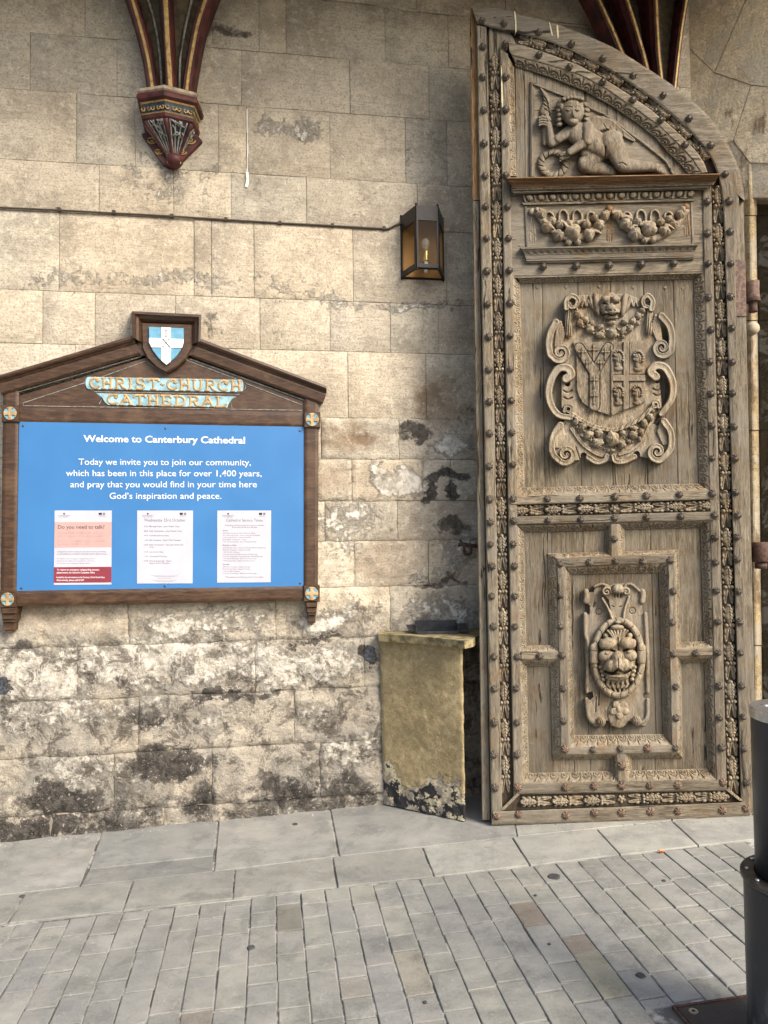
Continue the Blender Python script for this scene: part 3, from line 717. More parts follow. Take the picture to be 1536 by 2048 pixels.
ribset(cb, [
    ([(305, 180, .135), (301, 148, .14), (296, 118, .145), (288, 82, .155), (279, 48, .17), (268, 10, .19), (255, -30, .22), (235, -80, .27), (205, -140, .35), (160, -210, .46)], .0085, .032, .13),
    ([(341, 180, .165), (339, 140, .172), (336, 100, .185), (334, 60, .205), (332, 20, .23), (330, -20, .265), (327, -70, .32), (323, -140, .43), (318, -230, .62)], .0115, .030, .17),
    ([(373, 182, .135), (377, 150, .14), (382, 118, .145), (388, 84, .155), (395, 50, .17), (406, 14, .19), (420, -25, .22), (440, -75, .27), (470, -140, .35), (515, -215, .46)], .0085, .032, .13)],
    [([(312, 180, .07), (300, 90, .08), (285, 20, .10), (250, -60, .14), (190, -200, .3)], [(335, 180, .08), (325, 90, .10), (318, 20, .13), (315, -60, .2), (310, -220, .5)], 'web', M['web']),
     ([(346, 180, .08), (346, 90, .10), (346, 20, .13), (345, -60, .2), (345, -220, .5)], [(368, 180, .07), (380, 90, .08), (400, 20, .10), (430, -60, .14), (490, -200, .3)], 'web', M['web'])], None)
# grey plaster edge lines either side of the middle rib
for A in ([(324, 180, .10), (320, 110, .105), (314, 70, .11), (306, 30, .12), (293, -10, .14), (270, -60, .18)], [(359, 180, .10), (361, 120, .105), (366, 75, .11), (374, 40, .12), (384, 0, .14), (400, -50, .18)]):
    v_, f_ = tube(wpx(A), .007, 6); mesh('web_edge', v_, f_, M['greystone'], cb, True)
# corbel body: stacked half-polygon rings projecting from the wall
L0 = W.one(282, 221); R0 = W.one(406, 226); hw = float((R0 - L0) @ W.U) / 2; ccu = float((L0 + R0) @ W.U) / 2
plan = [(-1, 0.0), (-.97, .145), (-.1, .20), (.88, .150), (1, 0.0)]
def zfor(x, y, h): return float(W.one(x, y, h)[2])
def ringpts(scale, z, hs=None):
    hs = scale if hs is None else hs
    return [wp(ccu + a * hw * scale + (.0), z, b * hs + .0) for a, b in plan]
apx = 335
lv = [('cap', 0.98, zfor(apx, 170, .195)), ('', 1.0, zfor(apx, 176, .20))]
def cring(name, rows, mat):
    V = []; k = len(plan)
    for s_, z in rows: V += ringpts(s_, z)
    F = [(j * k + i, j * k + i + 1, (j + 1) * k + i + 1, (j + 1) * k + i) for j in range(len(rows) - 1) for i in range(k - 1)]
    F += [list(range(k))[::-1], [(len(rows) - 1) * k + i for i in range(k)]]
    return mesh(name, V, F, mat, cb)
zA = lambda y: zfor(apx, y, .195)
cring('cap_slab', [(.90, zA(168)), (.98, zA(170)), (.99, zA(176)), (.94, zA(180))], M['mouldstone'])
cring('upper_moulding', [(.945, zA(180.5)), (1.0, zA(181)), (1.03, zA(186)), (1.01, zA(192)), (.93, zA(195.5))], M['red'])
cring('frieze_band', [(.90, zA(196)), (.87, zA(203)), (.86, zA(214)), (.87, zA(219))], M['navy'])
cring('gilt_bead', [(.905, zA(195)), (.925, zA(196)), (.90, zA(198.5))], M['gold']); cring('gilt_bead', [(.88, zA(217.5)), (.895, zA(218.5)), (.88, zA(220))], M['gold'])
cring('lower_moulding', [(.85, zA(219)), (.90, zA(221)), (.88, zA(227)), (.80, zA(232))], M['red'])
# fan of the corbel: concave facets narrowing to the boss
zt, zb_ = zA(231), zfor(340, 318, .06)
rows = []
for i in range(9):
    t_ = i / 8; s_ = .79 * (1 - t_) ** 1.35 + .17 * t_ ** .8; rows.append((s_, zt + (zb_ - zt) * t_))
V = []; k = 5
for s_, z in rows: V += [wp(ccu + a * hw * s_ + .012 * (zt - z) / (zt - zb_), z, b * min(1, s_ * 1.02) + .004) for a, b in plan]
F = [(j * k + i, j * k + i + 1, (j + 1) * k + i + 1, (j + 1) * k + i) for j in range(8) for i in range(4)] + [list(range(5))[::-1], [40 + i for i in range(5)]]
mesh('fan', V, F, M['navy'], cb)
Vn = np.array(V).reshape(9, 5, 3)
for i in range(5):
    P_ = [Vn[j, i] + W.N * .004 for j in range(9)]; v_, f_ = tube(P_, [.011 - .003 * j / 8 for j in range(9)], 7); mesh('fan_rib', v_, f_, M['red'], cb, True)
for i in range(4):
    for q, rr in ((.16, .004), (.38, .0042), (.62, .0042), (.84, .004)):
        P_ = [Vn[j, i] * (1 - q) + Vn[j, i + 1] * q + W.N * .004 for j in range(0, 9)]; v_, f_ = tube(P_, rr, 5); mesh('fan_flute', v_, f_, M['greystone'], cb, True)
    # tracery in the head of each facet
    for q in range(10):
        a = random.uniform(.15, .85); b = random.uniform(.15, .85); j0 = random.randint(0, 2)
        P_ = [Vn[j0, i] * (1 - a) + Vn[j0, i + 1] * a + W.N * .006, (Vn[j0, i] + Vn[j0 + 1, i]) / 2 * (1 - (a + b) / 2 - .05) + (Vn[j0, i + 1] + Vn[j0 + 1, i + 1]) / 2 * ((a + b) / 2 + .05) + W.N * .008, Vn[j0 + 1, i] * (1 - b) + Vn[j0 + 1, i + 1] * b + W.N * .006]
        v_, f_ = tube(P_, .0035, 5); mesh('tracery', v_, f_, M['greystone'], cb, True)
# gilded foliage scrolls on the frieze
ra, rb_ = np.array(ringpts(.885, zA(199))), np.array(ringpts(.875, zA(216)))
for i in range(4):
    nn = 5 if i in (1, 2) else 3
    for q in range(nn):
        c0 = (q + .5) / nn; tt = np.linspace(0, 1, 12)
        sg = 1 if q % 2 else -1
        P_ = []
        for t_ in tt:
            ang = t_ * 4.6 + (0 if sg > 0 else 3.1); rr = (1 - t_) * .5
            a = c0 + rr * math.cos(ang) / nn * 1.05; b = .5 + rr * math.sin(ang) * sg * .95
            P_.append((ra[i] * (1 - a) + ra[i + 1] * a) * (1 - b) + (rb_[i] * (1 - a) + rb_[i + 1] * a) * b + W.N * .003)
        v_, f_ = tube(P_, [.0042 - .0018 * t_ for t_ in tt], 5); mesh('gilt_scroll', v_, f_, M['gold'], cb, True)
prism('back_plate', [(283, 268), (300, 262), (388, 262), (404, 281), (355, 330), (344, 335), (326, 328)], W, .03, -.005, M['red'], cb)
v_, f_ = lathe([(.001, -.03), (.030, -.026), (.043, -.01), (.045, .012), (.038, .028)], 18)
bp = np.array(wp(ccu + .018, zfor(343, 322, .06), .055)); mesh('boss', v_ + bp, f_, M['red'], cb, True)
for i in range(5):
    a = math.pi * (1.15 + .17 * i); q = bp + W.U * .036 * math.cos(a) + np.array([0, 0, -.012 + .004 * (i % 2)]) - W.N * .036 * math.sin(a) * .9
    v_, f_ = lathe([(.0, -.008), (.008, 0), (.0, .008)], 8); mesh('gilt_leaf', v_ + q, f_, M['gold'], cb, True)
for cx, cy, rr in ((303, 280, 11), (317, 303, 9), (380, 281, 11), (364, 304, 9)):
    tt = np.linspace(0, 1, 16); P_ = [(cx + rr * (1 - .8 * t_) * math.cos(t_ * 9), cy + rr * .7 * (1 - .8 * t_) * math.sin(t_ * 9), .033) for t_ in tt]
    v_, f_ = tube(wpx(P_), .004, 5); mesh('gilt_scroll', v_, f_, M['gold'], cb, True)

rs = empty('vault_springer', W.one(1340, 240, .05), 'cluster of dark red gilded vault ribs rising behind the door head', 'vault ribs')
def rr4(P): return P
ribset(rs, [
    ([(1300, 230, .1), (1272, 165, .11), (1242, 102, .13), (1224, 58, .15), (1200, 5, .18), (1178, -40, .22), (1145, -100, .3), (1095, -180, .42)], .0085, .030, .11),
    ([(1318, 230, .13), (1302, 170, .14), (1286, 105, .16), (1270, 50, .185), (1254, 0, .21), (1236, -50, .25), (1210, -120, .34), (1180, -200, .46)], .0085, .026, .13),
    ([(1333, 230, .14), (1324, 170, .15), (1317, 105, .17), (1314, 50, .195), (1312, 0, .225), (1308, -50, .27), (1302, -120, .36), (1295, -210, .5)], .0085, .026, .15),
    ([(1345, 230, .11), (1350, 170, .115), (1357, 105, .13), (1364, 50, .15), (1372, 0, .175), (1382, -50, .21), (1400, -120, .29), (1430, -210, .4)], .0075, .024, .11)],
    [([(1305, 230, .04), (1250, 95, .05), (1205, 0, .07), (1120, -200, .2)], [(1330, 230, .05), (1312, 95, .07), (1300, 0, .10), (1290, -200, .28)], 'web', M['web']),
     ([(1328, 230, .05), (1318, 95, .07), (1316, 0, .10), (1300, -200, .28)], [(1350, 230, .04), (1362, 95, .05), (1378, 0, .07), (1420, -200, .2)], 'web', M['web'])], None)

# ------------------------------------------------------------------ gateway jamb and arch at the right
jb = empty('gateway_arch', J.one(1500, 1650), 'pale moulded stone jamb and arch springing behind the door on the right', 'arch')
_gjz = gz(2.0, 4.2)
def jblock(P, h, seed, col=(1, 1, 1)):
    P = np.array(P, float); o = prism('stone_block', P, J, h, h - .12, M['jamb'], jb, ch=.8); o.color = (*col, 1)  # col lifts the arch stones, making up in colour for the vault's shade
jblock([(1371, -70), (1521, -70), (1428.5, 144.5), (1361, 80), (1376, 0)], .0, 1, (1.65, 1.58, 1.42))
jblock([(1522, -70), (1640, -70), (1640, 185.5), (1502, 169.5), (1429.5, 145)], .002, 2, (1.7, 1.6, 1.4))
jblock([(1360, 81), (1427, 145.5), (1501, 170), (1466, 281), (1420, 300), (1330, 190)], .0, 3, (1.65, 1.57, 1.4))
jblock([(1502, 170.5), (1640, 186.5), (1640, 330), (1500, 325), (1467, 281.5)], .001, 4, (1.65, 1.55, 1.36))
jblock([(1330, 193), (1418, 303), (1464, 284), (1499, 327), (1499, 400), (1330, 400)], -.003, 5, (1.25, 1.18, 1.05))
prism('mortar_bed', [(1320, -75), (1650, -75), (1650, 395), (1320, 395)], J, -.008, -.13, M['jamb'], jb).color = (1.6, 1.5, 1.35, 1)  # bed brightened in colour like the stones, against the vault's shade
# the jamb's vertical mouldings, stone by stone
rows_y = [(327, 430), (432, 640), (642, 860), (862, 1090), (1092, 1290), (1292, 1490), (1492, 1690)]
for ya, yb_ in rows_y:
    c_ = random.uniform(.85, 1.1)
    for (xa, xb, kind_) in ((1400, 1484, 'flat'), (1485, 1512, 'round'), (1513, 1548, 'groove'), (1549, 1640, 'flat')):
        dx = (ya - 400) * .012
        A = [(xa + dx, ya), (xa + dx + 3, yb_)]; B = [(xb + dx, ya), (xb + dx + 3, yb_)]
        if kind_ == 'flat': pr = flat(-.02, -.1, .04, .003)
        elif kind_ == 'round': pr = [(0, -.1)] + [(t_, -.035 + .035 * math.sin(math.pi * t_)) for t_ in np.linspace(0, 1, 9)] + [(1, -.1)]
        else: pr = flat(-.135, -.15, .1, .003)
        if yb_ > 1480: A = [(xa + dx, ya), (xa + dx + 3, yb_)]
        o = band('moulded_stone', A, B, pr, J, M['jamb'], jb); yl = {'round': 1.0, 'flat': .85, 'groove': .34}[kind_]; o.color = (c_ * yl * 1.05, c_ * yl * .92, c_ * yl * .68, 1)  # groove darkened: the shade of the deep gap is put into its colour
V, F = join([box((0, 0, 0), (1, 1, 1))]); V = np.array(V, float)
_a = J.one(1385, 1000, -.145); _bb = J.one(1800, 1000, -.145)
q0, q1 = _a[:2], _bb[:2]; nn_ = J.N[:2]
V = np.array([(*(q0), _gjz - .3), (*(q1), _gjz - .3), (*(q1 - nn_ * .5), _gjz - .3), (*(q0 - nn_ * .5), _gjz - .3), (*(q0), 4.9), (*(q1), 4.9), (*(q1 - nn_ * .5), 4.9), (*(q0 - nn_ * .5), 4.9)])
mesh('rubble_core', V, F, M['mortar'], jb)
def ironthing(name, label, cat, loc): return empty(name, loc, label, cat)
hg = ironthing('hinge_pintle', 'rusty pink-brown iron hinge pin on the jamb, level with the coat of arms', 'hinge', D.one(1504, 590, -.15))
c_ = D.one(1505, 585, -.12)
for nme, r_, z0_, z1_, mt in (('knuckle', .034, -.035, .058, 'rust_pale'), ('washer', .038, -.052, -.037, 'rust'), ('pin', .022, -.105, -.05, 'rust')):
    if mt == 'rust_pale': M.setdefault('rust_pale', simple('pale_rust', (.15, .095, .072), .8, var=.3, sc_=50))
    v_, f_ = lathe([(r_, z0_), (r_ * 1.03, z0_ + .005), (r_ * .97, (z0_ + z1_) / 2), (r_ * 1.03, z1_ - .005), (r_, z1_)], 20); mesh(nme, v_ + c_, f_, M[mt], hg, True)
v_, f_ = box((-.1, -.012, -.02), (-.0, .012, .03)); mesh('strap', np.array(v_) + c_ + [-.01, .03, 0], f_, M['rust'], hg)
kb = D.one(1505, 657, -.10); v_, f_ = lathe([(.004, .03), (.025, .026), (.034, .01), (.035, -.02), (.03, -.12)], 22)
v_ = np.stack([v_[:, 0], -v_[:, 2], v_[:, 1]], 1); tag(mesh('door_stop', v_ + kb, f_, M['mouldstone'], None, True), 'round stone knob on the jamb, below the upper hinge pin', 'door stop')
hg2 = ironthing('hinge_pintle', 'dark iron hinge block on the jamb, above the bollard', 'hinge', D.one(1520, 1105, -.15))
c_ = D.one(1521, 1105, -.12)
v_, f_ = lathe([(.04, -.05), (.043, -.045), (.043, .05), (.04, .055)], 20); mesh('knuckle', v_ + c_, f_, M['rust'], hg2, True)
v_, f_ = lathe([(.03, -.085), (.03, -.052)], 16); mesh('pin', v_ + c_, f_, M['rust'], hg2, True)
v_, f_ = box((-.09, -.012, -.03), (0, .012, .03)); mesh('strap', np.array(v_) + c_ + [0, .03, 0], f_, M['rust'], hg2)
for c0, o_ in ((D.one(1505, 585, -.12), hg), (D.one(1521, 1105, -.12), hg2)):
    v_, f_ = box((-.012, 0, -.015), (.012, .34, .015)); mesh('wall_tang', np.array(v_) + c0 + [0, .02, 0], f_, M['rust'], o_)
#PART2
# ------------------------------------------------------------------ cable and lantern
cbp = [(-60, 411), (0, 415), (118, 420.5), (250, 427.5), (344, 432.5), (452, 439.5), (560, 446), (665, 451.5), (768, 457.5), (780, 456), (792, 450), (806, 446)]
cbl = empty('cable', wpx([(400, 436, .01)])[0], 'thin brown cable clipped across the wall to the lantern', 'cable')
v_, f_ = tube(wpx(smoothp([(a, b) for a, b in cbp], 3).tolist(), .010), .0055, 8); mesh('wire', v_, f_, M['cable'], cbl, True)
for x, y in ((118, 419), (228, 425), (344, 432), (452, 439), (560, 446), (665, 451), (768, 457)):
    c_ = W.one(x, y, .008); v_, f_ = box((-.009, -.010, -.009), (.009, .008, .009)); mesh('clip', np.array(v_) + c_, f_, M['cable'], cbl)
lt = empty('wall_lantern', W.one(846, 556, .01), 'black wall lantern with amber back and clear bulb, left of the door', 'lantern')
HB = .165
zb = W.one(804, 555, .004)[2]; ztp = W.one(804, 435, .004)[2]
def ux(x, y, h): return float(W.one(x, y, h) @ W.U)
uBL, uBR, uFL, uFR = ux(804, 555, .004), ux(887, 558, .004), ux(834, 541, HB), ux(877, 543, HB)
cor = [(uBL, .004), (uFL, HB), (uFR, HB), (uBR, .004)]
def lw(u, z, h): return np.array(wp(u, z, h))
zh = ztp - .082 * 1.0
def lerp2(i, t_): (a, b), (c_, d_) = cor[i], cor[i + 1]; return a + (c_ - a) * t_, b + (d_ - b) * t_
def quadslab(name, i, t0, t1, za, zc, th, mat, parent=lt):
    a, b = lerp2(i, t0), lerp2(i, t1); n_ = np.array([b[1] - a[1], -(b[0] - a[0])]); n_ = n_ / np.linalg.norm(n_) * -th
    V = [lw(a[0], za, a[1]), lw(b[0], za, b[1]), lw(b[0], zc, b[1]), lw(a[0], zc, a[1])]; V += [lw(a[0] + n_[0], za, a[1] + n_[1]), lw(b[0] + n_[0], za, b[1] + n_[1]), lw(b[0] + n_[0], zc, b[1] + n_[1]), lw(a[0] + n_[0], zc, a[1] + n_[1])]
    return mesh(name, V, [(0, 1, 2, 3), (7, 6, 5, 4), (0, 4, 5, 1), (1, 5, 6, 2), (2, 6, 7, 3), (3, 7, 4, 0)], mat, parent)
for i in range(3):
    e = .09 if i != 1 else .07
    quadslab('header', i, 0, 1, zh, ztp, .006, M['lampblack'])
    quadslab('sill_bar', i, 0, 1, zb, zb + (.028 if i != 1 else .022), .006, M['lampblack'])
    quadslab('stile', i, 0, e, zb + .01, zh, .0062, M['lampblack']); quadslab('stile', i, 1 - e, 1, zb + .01, zh, .0062, M['lampblack'])
    quadslab('glass_pane', i, e, 1 - e, zb + .02, zh, .002, M['pane'])
for (u, h) in cor:
    v_, f_ = tube([lw(u, zb - .004, h), lw(u, ztp + .006, h)], .0062, 8); mesh('corner_rod', v_, f_, M['lampblack'], lt, True)
    for zz in (zb - .006, ztp + .008):
        v_, f_ = lathe([(.001, -.008), (.007, -.003), (.007, .003), (.001, .008)], 10); mesh('knob', v_ + lw(u, zz, h), f_, M['lampblack'], lt, True)
V = [lw(u, ztp, h) for u, h in cor] + [lw(u, ztp - .01, h) for u, h in cor]; mesh('lid', V, [(0, 1, 2, 3), (7, 6, 5, 4), (0, 4, 5, 1), (1, 5, 6, 2), (2, 6, 7, 3), (3, 7, 4, 0)], M['lampblack'], lt)
V = [lw(uBL, zb, .003), lw(uBR, zb, .003), lw(uBR, ztp, .003), lw(uBL, ztp, .003), lw(uBL, zb, .008), lw(uBR, zb, .008), lw(uBR, ztp, .008), lw(uBL, ztp, .008)]
mesh('back_mirror', V, [(3, 2, 1, 0), (4, 5, 6, 7), (0, 1, 5, 4), (1, 2, 6, 5), (2, 3, 7, 6), (3, 0, 4, 7)], M['amber'], lt)
i0 = .012
V = [lw(u, zb + .004, h) for u, h in cor]; mesh('floor_pane', V + [q - np.array([0, 0, .003]) for q in V], [(0, 1, 2, 3), (7, 6, 5, 4), (0, 4, 5, 1), (1, 5, 6, 2), (2, 6, 7, 3), (3, 7, 4, 0)], M['pane'], lt)
for i in range(4):
    a = cor[i]; b = cor[(i + 1) % 4]; v_, f_ = tube([lw(a[0], zb, a[1]), lw(b[0], zb, b[1])], .008, 4); mesh('floor_bar', v_, f_, M['lampblack'], lt)
uc = ux(852, 500, .09); lc = lambda z: lw(uc, z, .085)
v_, f_ = lathe([(.010, 0), (.010, .065)], 16); mesh('candle_tube', v_ + lc(zb + .005), f_, M['cream'], lt, True)
v_, f_ = lathe([(.016, 0), (.0165, .004), (.0165, .055), (.014, .06)], 20); mesh('lamp_holder', v_ + lc(zb + .068), f_, M['brass'], lt, True)
v_, f_ = lathe([(.012, 0), (.013, .012), (.021, .026), (.0255, .042), (.022, .058), (.012, .068), (.001, .071)], 24); mesh('bulb', v_ + lc(zb + .127), f_, M['bulb'], lt, True)
for a in range(5):
    q = 2 * math.pi * a / 5; P_ = [lc(zb + .14) + [.003 * math.cos(q), .003 * math.sin(q), 0], lc(zb + .182) + [.012 * math.cos(q + .4), .012 * math.sin(q + .4), 0]]
    v_, f_ = tube(P_, .001, 4); mesh('filament', v_, f_, M['brass'], lt)

# ------------------------------------------------------------------ notice board
S0 = SGN
nb = empty('notice_board', S0.one(320, 1200, 0), 'carved dark oak notice board with a gabled top and a bright blue welcome panel', 'notice board')
def zm(x, y): return (x / 2.2588, 600 + y / 2.2588)
def zq(L): return [zm(*p) for p in L]
def moul(h, lo, w=.012): return [(0, lo), (0, h - w), (.12, h - w * .3), (.22, h), (.78, h), (.88, h - w * .3), (1, h - w), (1, lo)]
band('post', zq([(14, 400), (2, 1470 - 60)]), zq([(86, 400), (73, 1410)]), moul(.0, -.095, .006), S0, M['signwood'], nb, n=6, smooth=False)
band('post', zq([(1374, 425), (1374, 1360)]), zq([(1440, 425), (1436, 1360)]), moul(.0, -.095, .006), S0, M['signwood'], nb, n=6)
band('rail', zq([(80, 487), (1376, 508)]), zq([(80, 552), (1376, 574)]), moul(-.006, -.095, .005), S0, M['signwood'], nb, n=8)
band('rail', zq([(72, 1314), (1376, 1292)]), zq([(72, 1385), (1376, 1358)]), moul(-.002, -.095, .006), S0, M['signwood'], nb, n=8)
prism('backing', zq([(60, 440), (750, 240), (1400, 460), (1390, 1330), (60, 1350)]), S0, -.03, -.09, M['signwood_dark'], nb)
prism('blue_panel', zq([(85, 548), (1375, 572), (1373, 1295), (73, 1318)]), S0, -.010, -.022, M['blue'], nb, ch=1)
prism('gable_panel', zq([(84, 436), (655, 262), (850, 262), (1378, 462), (1378, 508), (84, 489)]), S0, -.016, -.028, M['signwood'], nb)
# raking cornices in three steps
for A, B in (((-10, 342), (600, 160)), ((1475, 388), (900, 172))):
    sg = 1 if A[0] < 700 else -1
    def off(d): return zq([(A[0] + (18 * sg if d > 40 else 0), A[1] + d), (B[0] + sg * d * .42, B[1] + d)])
    band('cornice', off(0), off(34), [(0, -.095), (0, .036), (.3, .040), (.55, .034), (.8, .022), (1, .018), (1, -.095)], S0, M['signwood'], nb, n=8)
    band('fascia', off(36), off(86 if sg > 0 else 84), [(0, -.09), (0, .014), (.1, .016), (.8, .012), (1, .004), (1, -.09)], S0, M['signwood'], nb, n=8)
    band('bead_line', off(92), off(97), [(0, -.016), (0, -.013), (1, -.013), (1, -.016)], S0, M['greystone'], nb, n=4)
cr1 = zq([(596, 50), (910, 66)]); cr2 = zq([(640, 98), (868, 108)])
pr_ = [(0, -.095), (0, .050), (.25, .052), (.45, .040), (.7, .032), (1, .012), (1, -.05)]
band('crest_moulding', cr1, cr2, pr_, S0, M['signwood'], nb); band('crest_moulding', zq([(596, 50), (597, 168), (640, 205)])[:2], zq([(640, 98), (640, 190)]), pr_, S0, M['signwood'], nb); band('crest_moulding', zq([(910, 66), (906, 185)]), zq([(868, 108), (868, 200)]), pr_, S0, M['signwood'], nb)
prism('crest_field', zq([(620, 90), (880, 95), (885, 250), (620, 250)]), S0, .0, -.09, M['signwood'], nb)
def shieldpts(k=1.0, c=(752, 195)):
    P = [(672, 121), (829, 127), (829, 190), (815, 228), (790, 262), (752, 293), (715, 262), (688, 226), (673, 185)]
    return zq([(c[0] + (x - c[0]) * k, c[1] + (y - c[1]) * k) for x, y in P])
prism('crest_shield_back', zq([(638, 100), (868, 108), (868, 215), (838, 270), (798, 305), (751, 330), (705, 305), (662, 262), (640, 215)]), S0, .018, -.02, M['signwood'], nb, ch=3)
sh = prism('shield', shieldpts(), S0, .030, .015, M['skyblue'], nb, ch=1)
prism('cross_bar', zq([(729, 123), (771, 124.5), (771, 277), (752, 292), (729, 273)]), S0, .033, .028, M['cream'], sh); prism('cross_bar', zq([(673, 171), (829, 177), (829, 190), (822, 216), (684, 213), (673, 190)]), S0, .0336, .028, M['cream'], sh)
# painted outline of the gable
for P in ([(105, 465), (385, 374), (662, 275), (705, 308), (752, 336), (800, 308), (842, 272), (1066, 357)], [(105, 465), (104, 478), (1365, 499), (1365, 475), (1112, 378), (1108, 400), (1075, 423)], [(388, 350), (383, 380), (400, 402), (425, 407), (425, 415), (1085, 427)], [(436, 425), (462, 445), (448, 470)], [(1068, 437), (1040, 455), (1048, 488)]):
    z_ = zq(P); v_, f_ = tube(S0([p[0] for p in z_], [p[1] for p in z_], -.0145), .0022, 4); mesh('painted_line', v_, f_, M['greystone'], nb)
def rr(P, q=5): return P
pl1 = [(400, 347), (1082, 360)] + [(1091 + 9 * math.cos(a), 388 + 27 * math.sin(a)) for a in np.linspace(-1.4, 1.4, 7)] + [(1082, 416), (400, 402)] + [(398 - 11 * math.cos(a), 374 - 27 * math.sin(a)) for a in np.linspace(-1.3, 1.3, 7)]
p1 = prism('name_plaque', zq(pl1), S0, -.010, -.02, M['plaque_blue'], nb)
p2 = prism('name_plaque', zq([(434, 421), (1065, 436), (1047, 448), (1036, 462), (1026, 486), (490, 474), (474, 462), (462, 442), (450, 430)]), S0, -.010, -.02, M['plaque_blue'], nb)
# hand-cut gilded capitals: strokes in a unit cell, x right, y down
A_ = lambda cx, cy, rx, ry, a0, a1, n=9: [(cx + rx * math.cos(R(a)), cy + ry * math.sin(R(a))) for a in np.linspace(a0, a1, n)]
GL = {'C': [A_(.55, .5, .42, .42, -40, -320, 12), [(.86, .22), (.80, .36), (.68, .30)], [(.86, .22), (.92, .08)]],
      'H': [[(.2, .06), (.2, .94)], [(.8, .06), (.8, .94)], [(.2, .5), (.42, .52), (.5, .38), (.58, .52), (.8, .5)], [(.05, .06), (.35, .06)], [(.05, .94), (.35, .94)], [(.65, .06), (.95, .06)], [(.65, .94), (.95, .94)]],
      'R': [[(.22, .06), (.22, .94)], [(.22, .08)] + A_(.5, .28, .3, .21, -80, 80) + [(.24, .5)], [(.5, .5), (.7, .85), (.95, .93)], [(.05, .06), (.4, .06)], [(.05, .94), (.4, .94)]],
      'I': [[(.5, .06), (.5, .94)], [(.25, .06), (.75, .06)], [(.25, .94), (.75, .94)], [(.38, .5), (.62, .5)]],
      'S': [A_(.5, .28, .3, .22, -30, -260, 9) + A_(.48, .72, .32, .22, -80, 150, 9), [(.76, .08), (.78, .26)], [(.18, .94), (.16, .74)]],
      'T': [[(.5, .08), (.5, .94)], [(.04, .22), (.14, .08), (.86, .08), (.96, .22)], [(.28, .94), (.72, .94)]],
      'U': [[(.2, .06), (.2, .6)] + A_(.5, .62, .3, .3, 180, 0, 9) + [(.8, .06)], [(.05, .06), (.35, .06)], [(.65, .06), (.95, .06)]],
      'A': [[(.12, .92), (.5, .06), (.88, .92)], [(.26, .6), (.42, .66), (.5, .54), (.58, .66), (.74, .6)], [(.0, .94), (.28, .94)], [(.72, .94), (1, .94)], [(.35, .06), (.65, .06)]],
      'E': [[(.22, .06), (.22, .94)], [(.05, .06), (.75, .06), (.82, .22)], [(.22, .5), (.6, .5)], [(.6, .4), (.6, .6)], [(.05, .94), (.78, .94), (.86, .76)]],
      'D': [[(.22, .06), (.22, .94)], [(.05, .07), (.35, .07)] + A_(.38, .5, .46, .43, -80, 80, 10) + [(.05, .93)]],
      'L': [[(.25, .06), (.25, .94)], [(.08, .06), (.42, .06)], [(.08, .94), (.78, .94), (.9, .74)]],
      '-': [[(.2, .5), (.8, .5)], [(.4, .42), (.6, .58)]]}
def gilt(txt, x0, x1, ya, yb, hgt, par):
    wid = {'I': .6, '-': .45}; tot = sum(wid.get(c, 1) for c in txt) ; cwid = (x1 - x0) / tot; x = x0
    for c in txt:
        w_ = wid.get(c, 1) * cwid; y0_ = ya + (yb - ya) * (x - x0) / (x1 - x0)
        rl = Rel(x - 2, y0_ - 2, x + w_ + 2, y0_ + hgt + 2, .45)
        for st in GL[c]:
            P = [(x + w_ * (.04 + .92 * a), y0_ + hgt * b) for a, b in st]
            th_ = 2.5 if len(st) > 2 or abs(st[0][1] - st[-1][1]) > .5 else 1.6
            for a, b in zip(P[:-1], P[1:]): rl.cap(a, b, th_, th_, 0, 1.6)
        rl.build('gilt_letter', S0, -.010, M['gilt_tan'], par, scale=.0028, blur=0, back=.004); x += w_
_x0, _ = zm(398, 0); _x1, _ = zm(1095, 0); gilt('CHRIST-CHURCH', _x0, _x1, 600 + 348 / 2.2588, 600 + 362 / 2.2588, 23.5, p1)
_x0, _ = zm(478, 0); _x1, _ = zm(1030, 0); gilt('CATHEDRAL', _x0, _x1, 600 + 424 / 2.2588, 600 + 436 / 2.2588, 22, p2)
for (x, y, s_) in ((45, 512, 39), (1410, 540, 37), (33, 1352, 39), (1408, 1326, 37)):
    b = prism('corner_block', zq([(x - s_, y - s_), (x + s_, y - s_ + 2), (x + s_, y + s_), (x - s_, y + s_)]), S0, .012, -.09, M['signwood'], nb, ch=2)
    rl = Rel(*zm(x - 34, y - 34), *zm(x + 34, y + 34), .5); cx_, cy_ = zm(x, y)
    r0 = np.hypot(rl.X - cx_, rl.Y - cy_); rl.add(np.where(r0 < 13, .6, -9.)); rl.build('rosette_disk', S0, .012, M['skyblue'], b, blur=0, back=.002)
    rl = Rel(*zm(x - 34, y - 34), *zm(x + 34, y + 34), .5); dx_, dy_ = abs(rl.X - cx_), abs(rl.Y - cy_); r0 = np.hypot(dx_, dy_)
    m_ = (r0 < 13.2) & ((np.minimum(dx_, dy_) < 2.6 + .10 * r0) | (r0 > 11.6) & (np.abs(dx_ - dy_) > 3)); rl.add(np.where(m_, 1.6 + .5 * dome(r0 / 14, 1), -9.)); rl.build('gilt_cross', S0, .012, M['gilt_tan'], b, blur=0, back=.0)
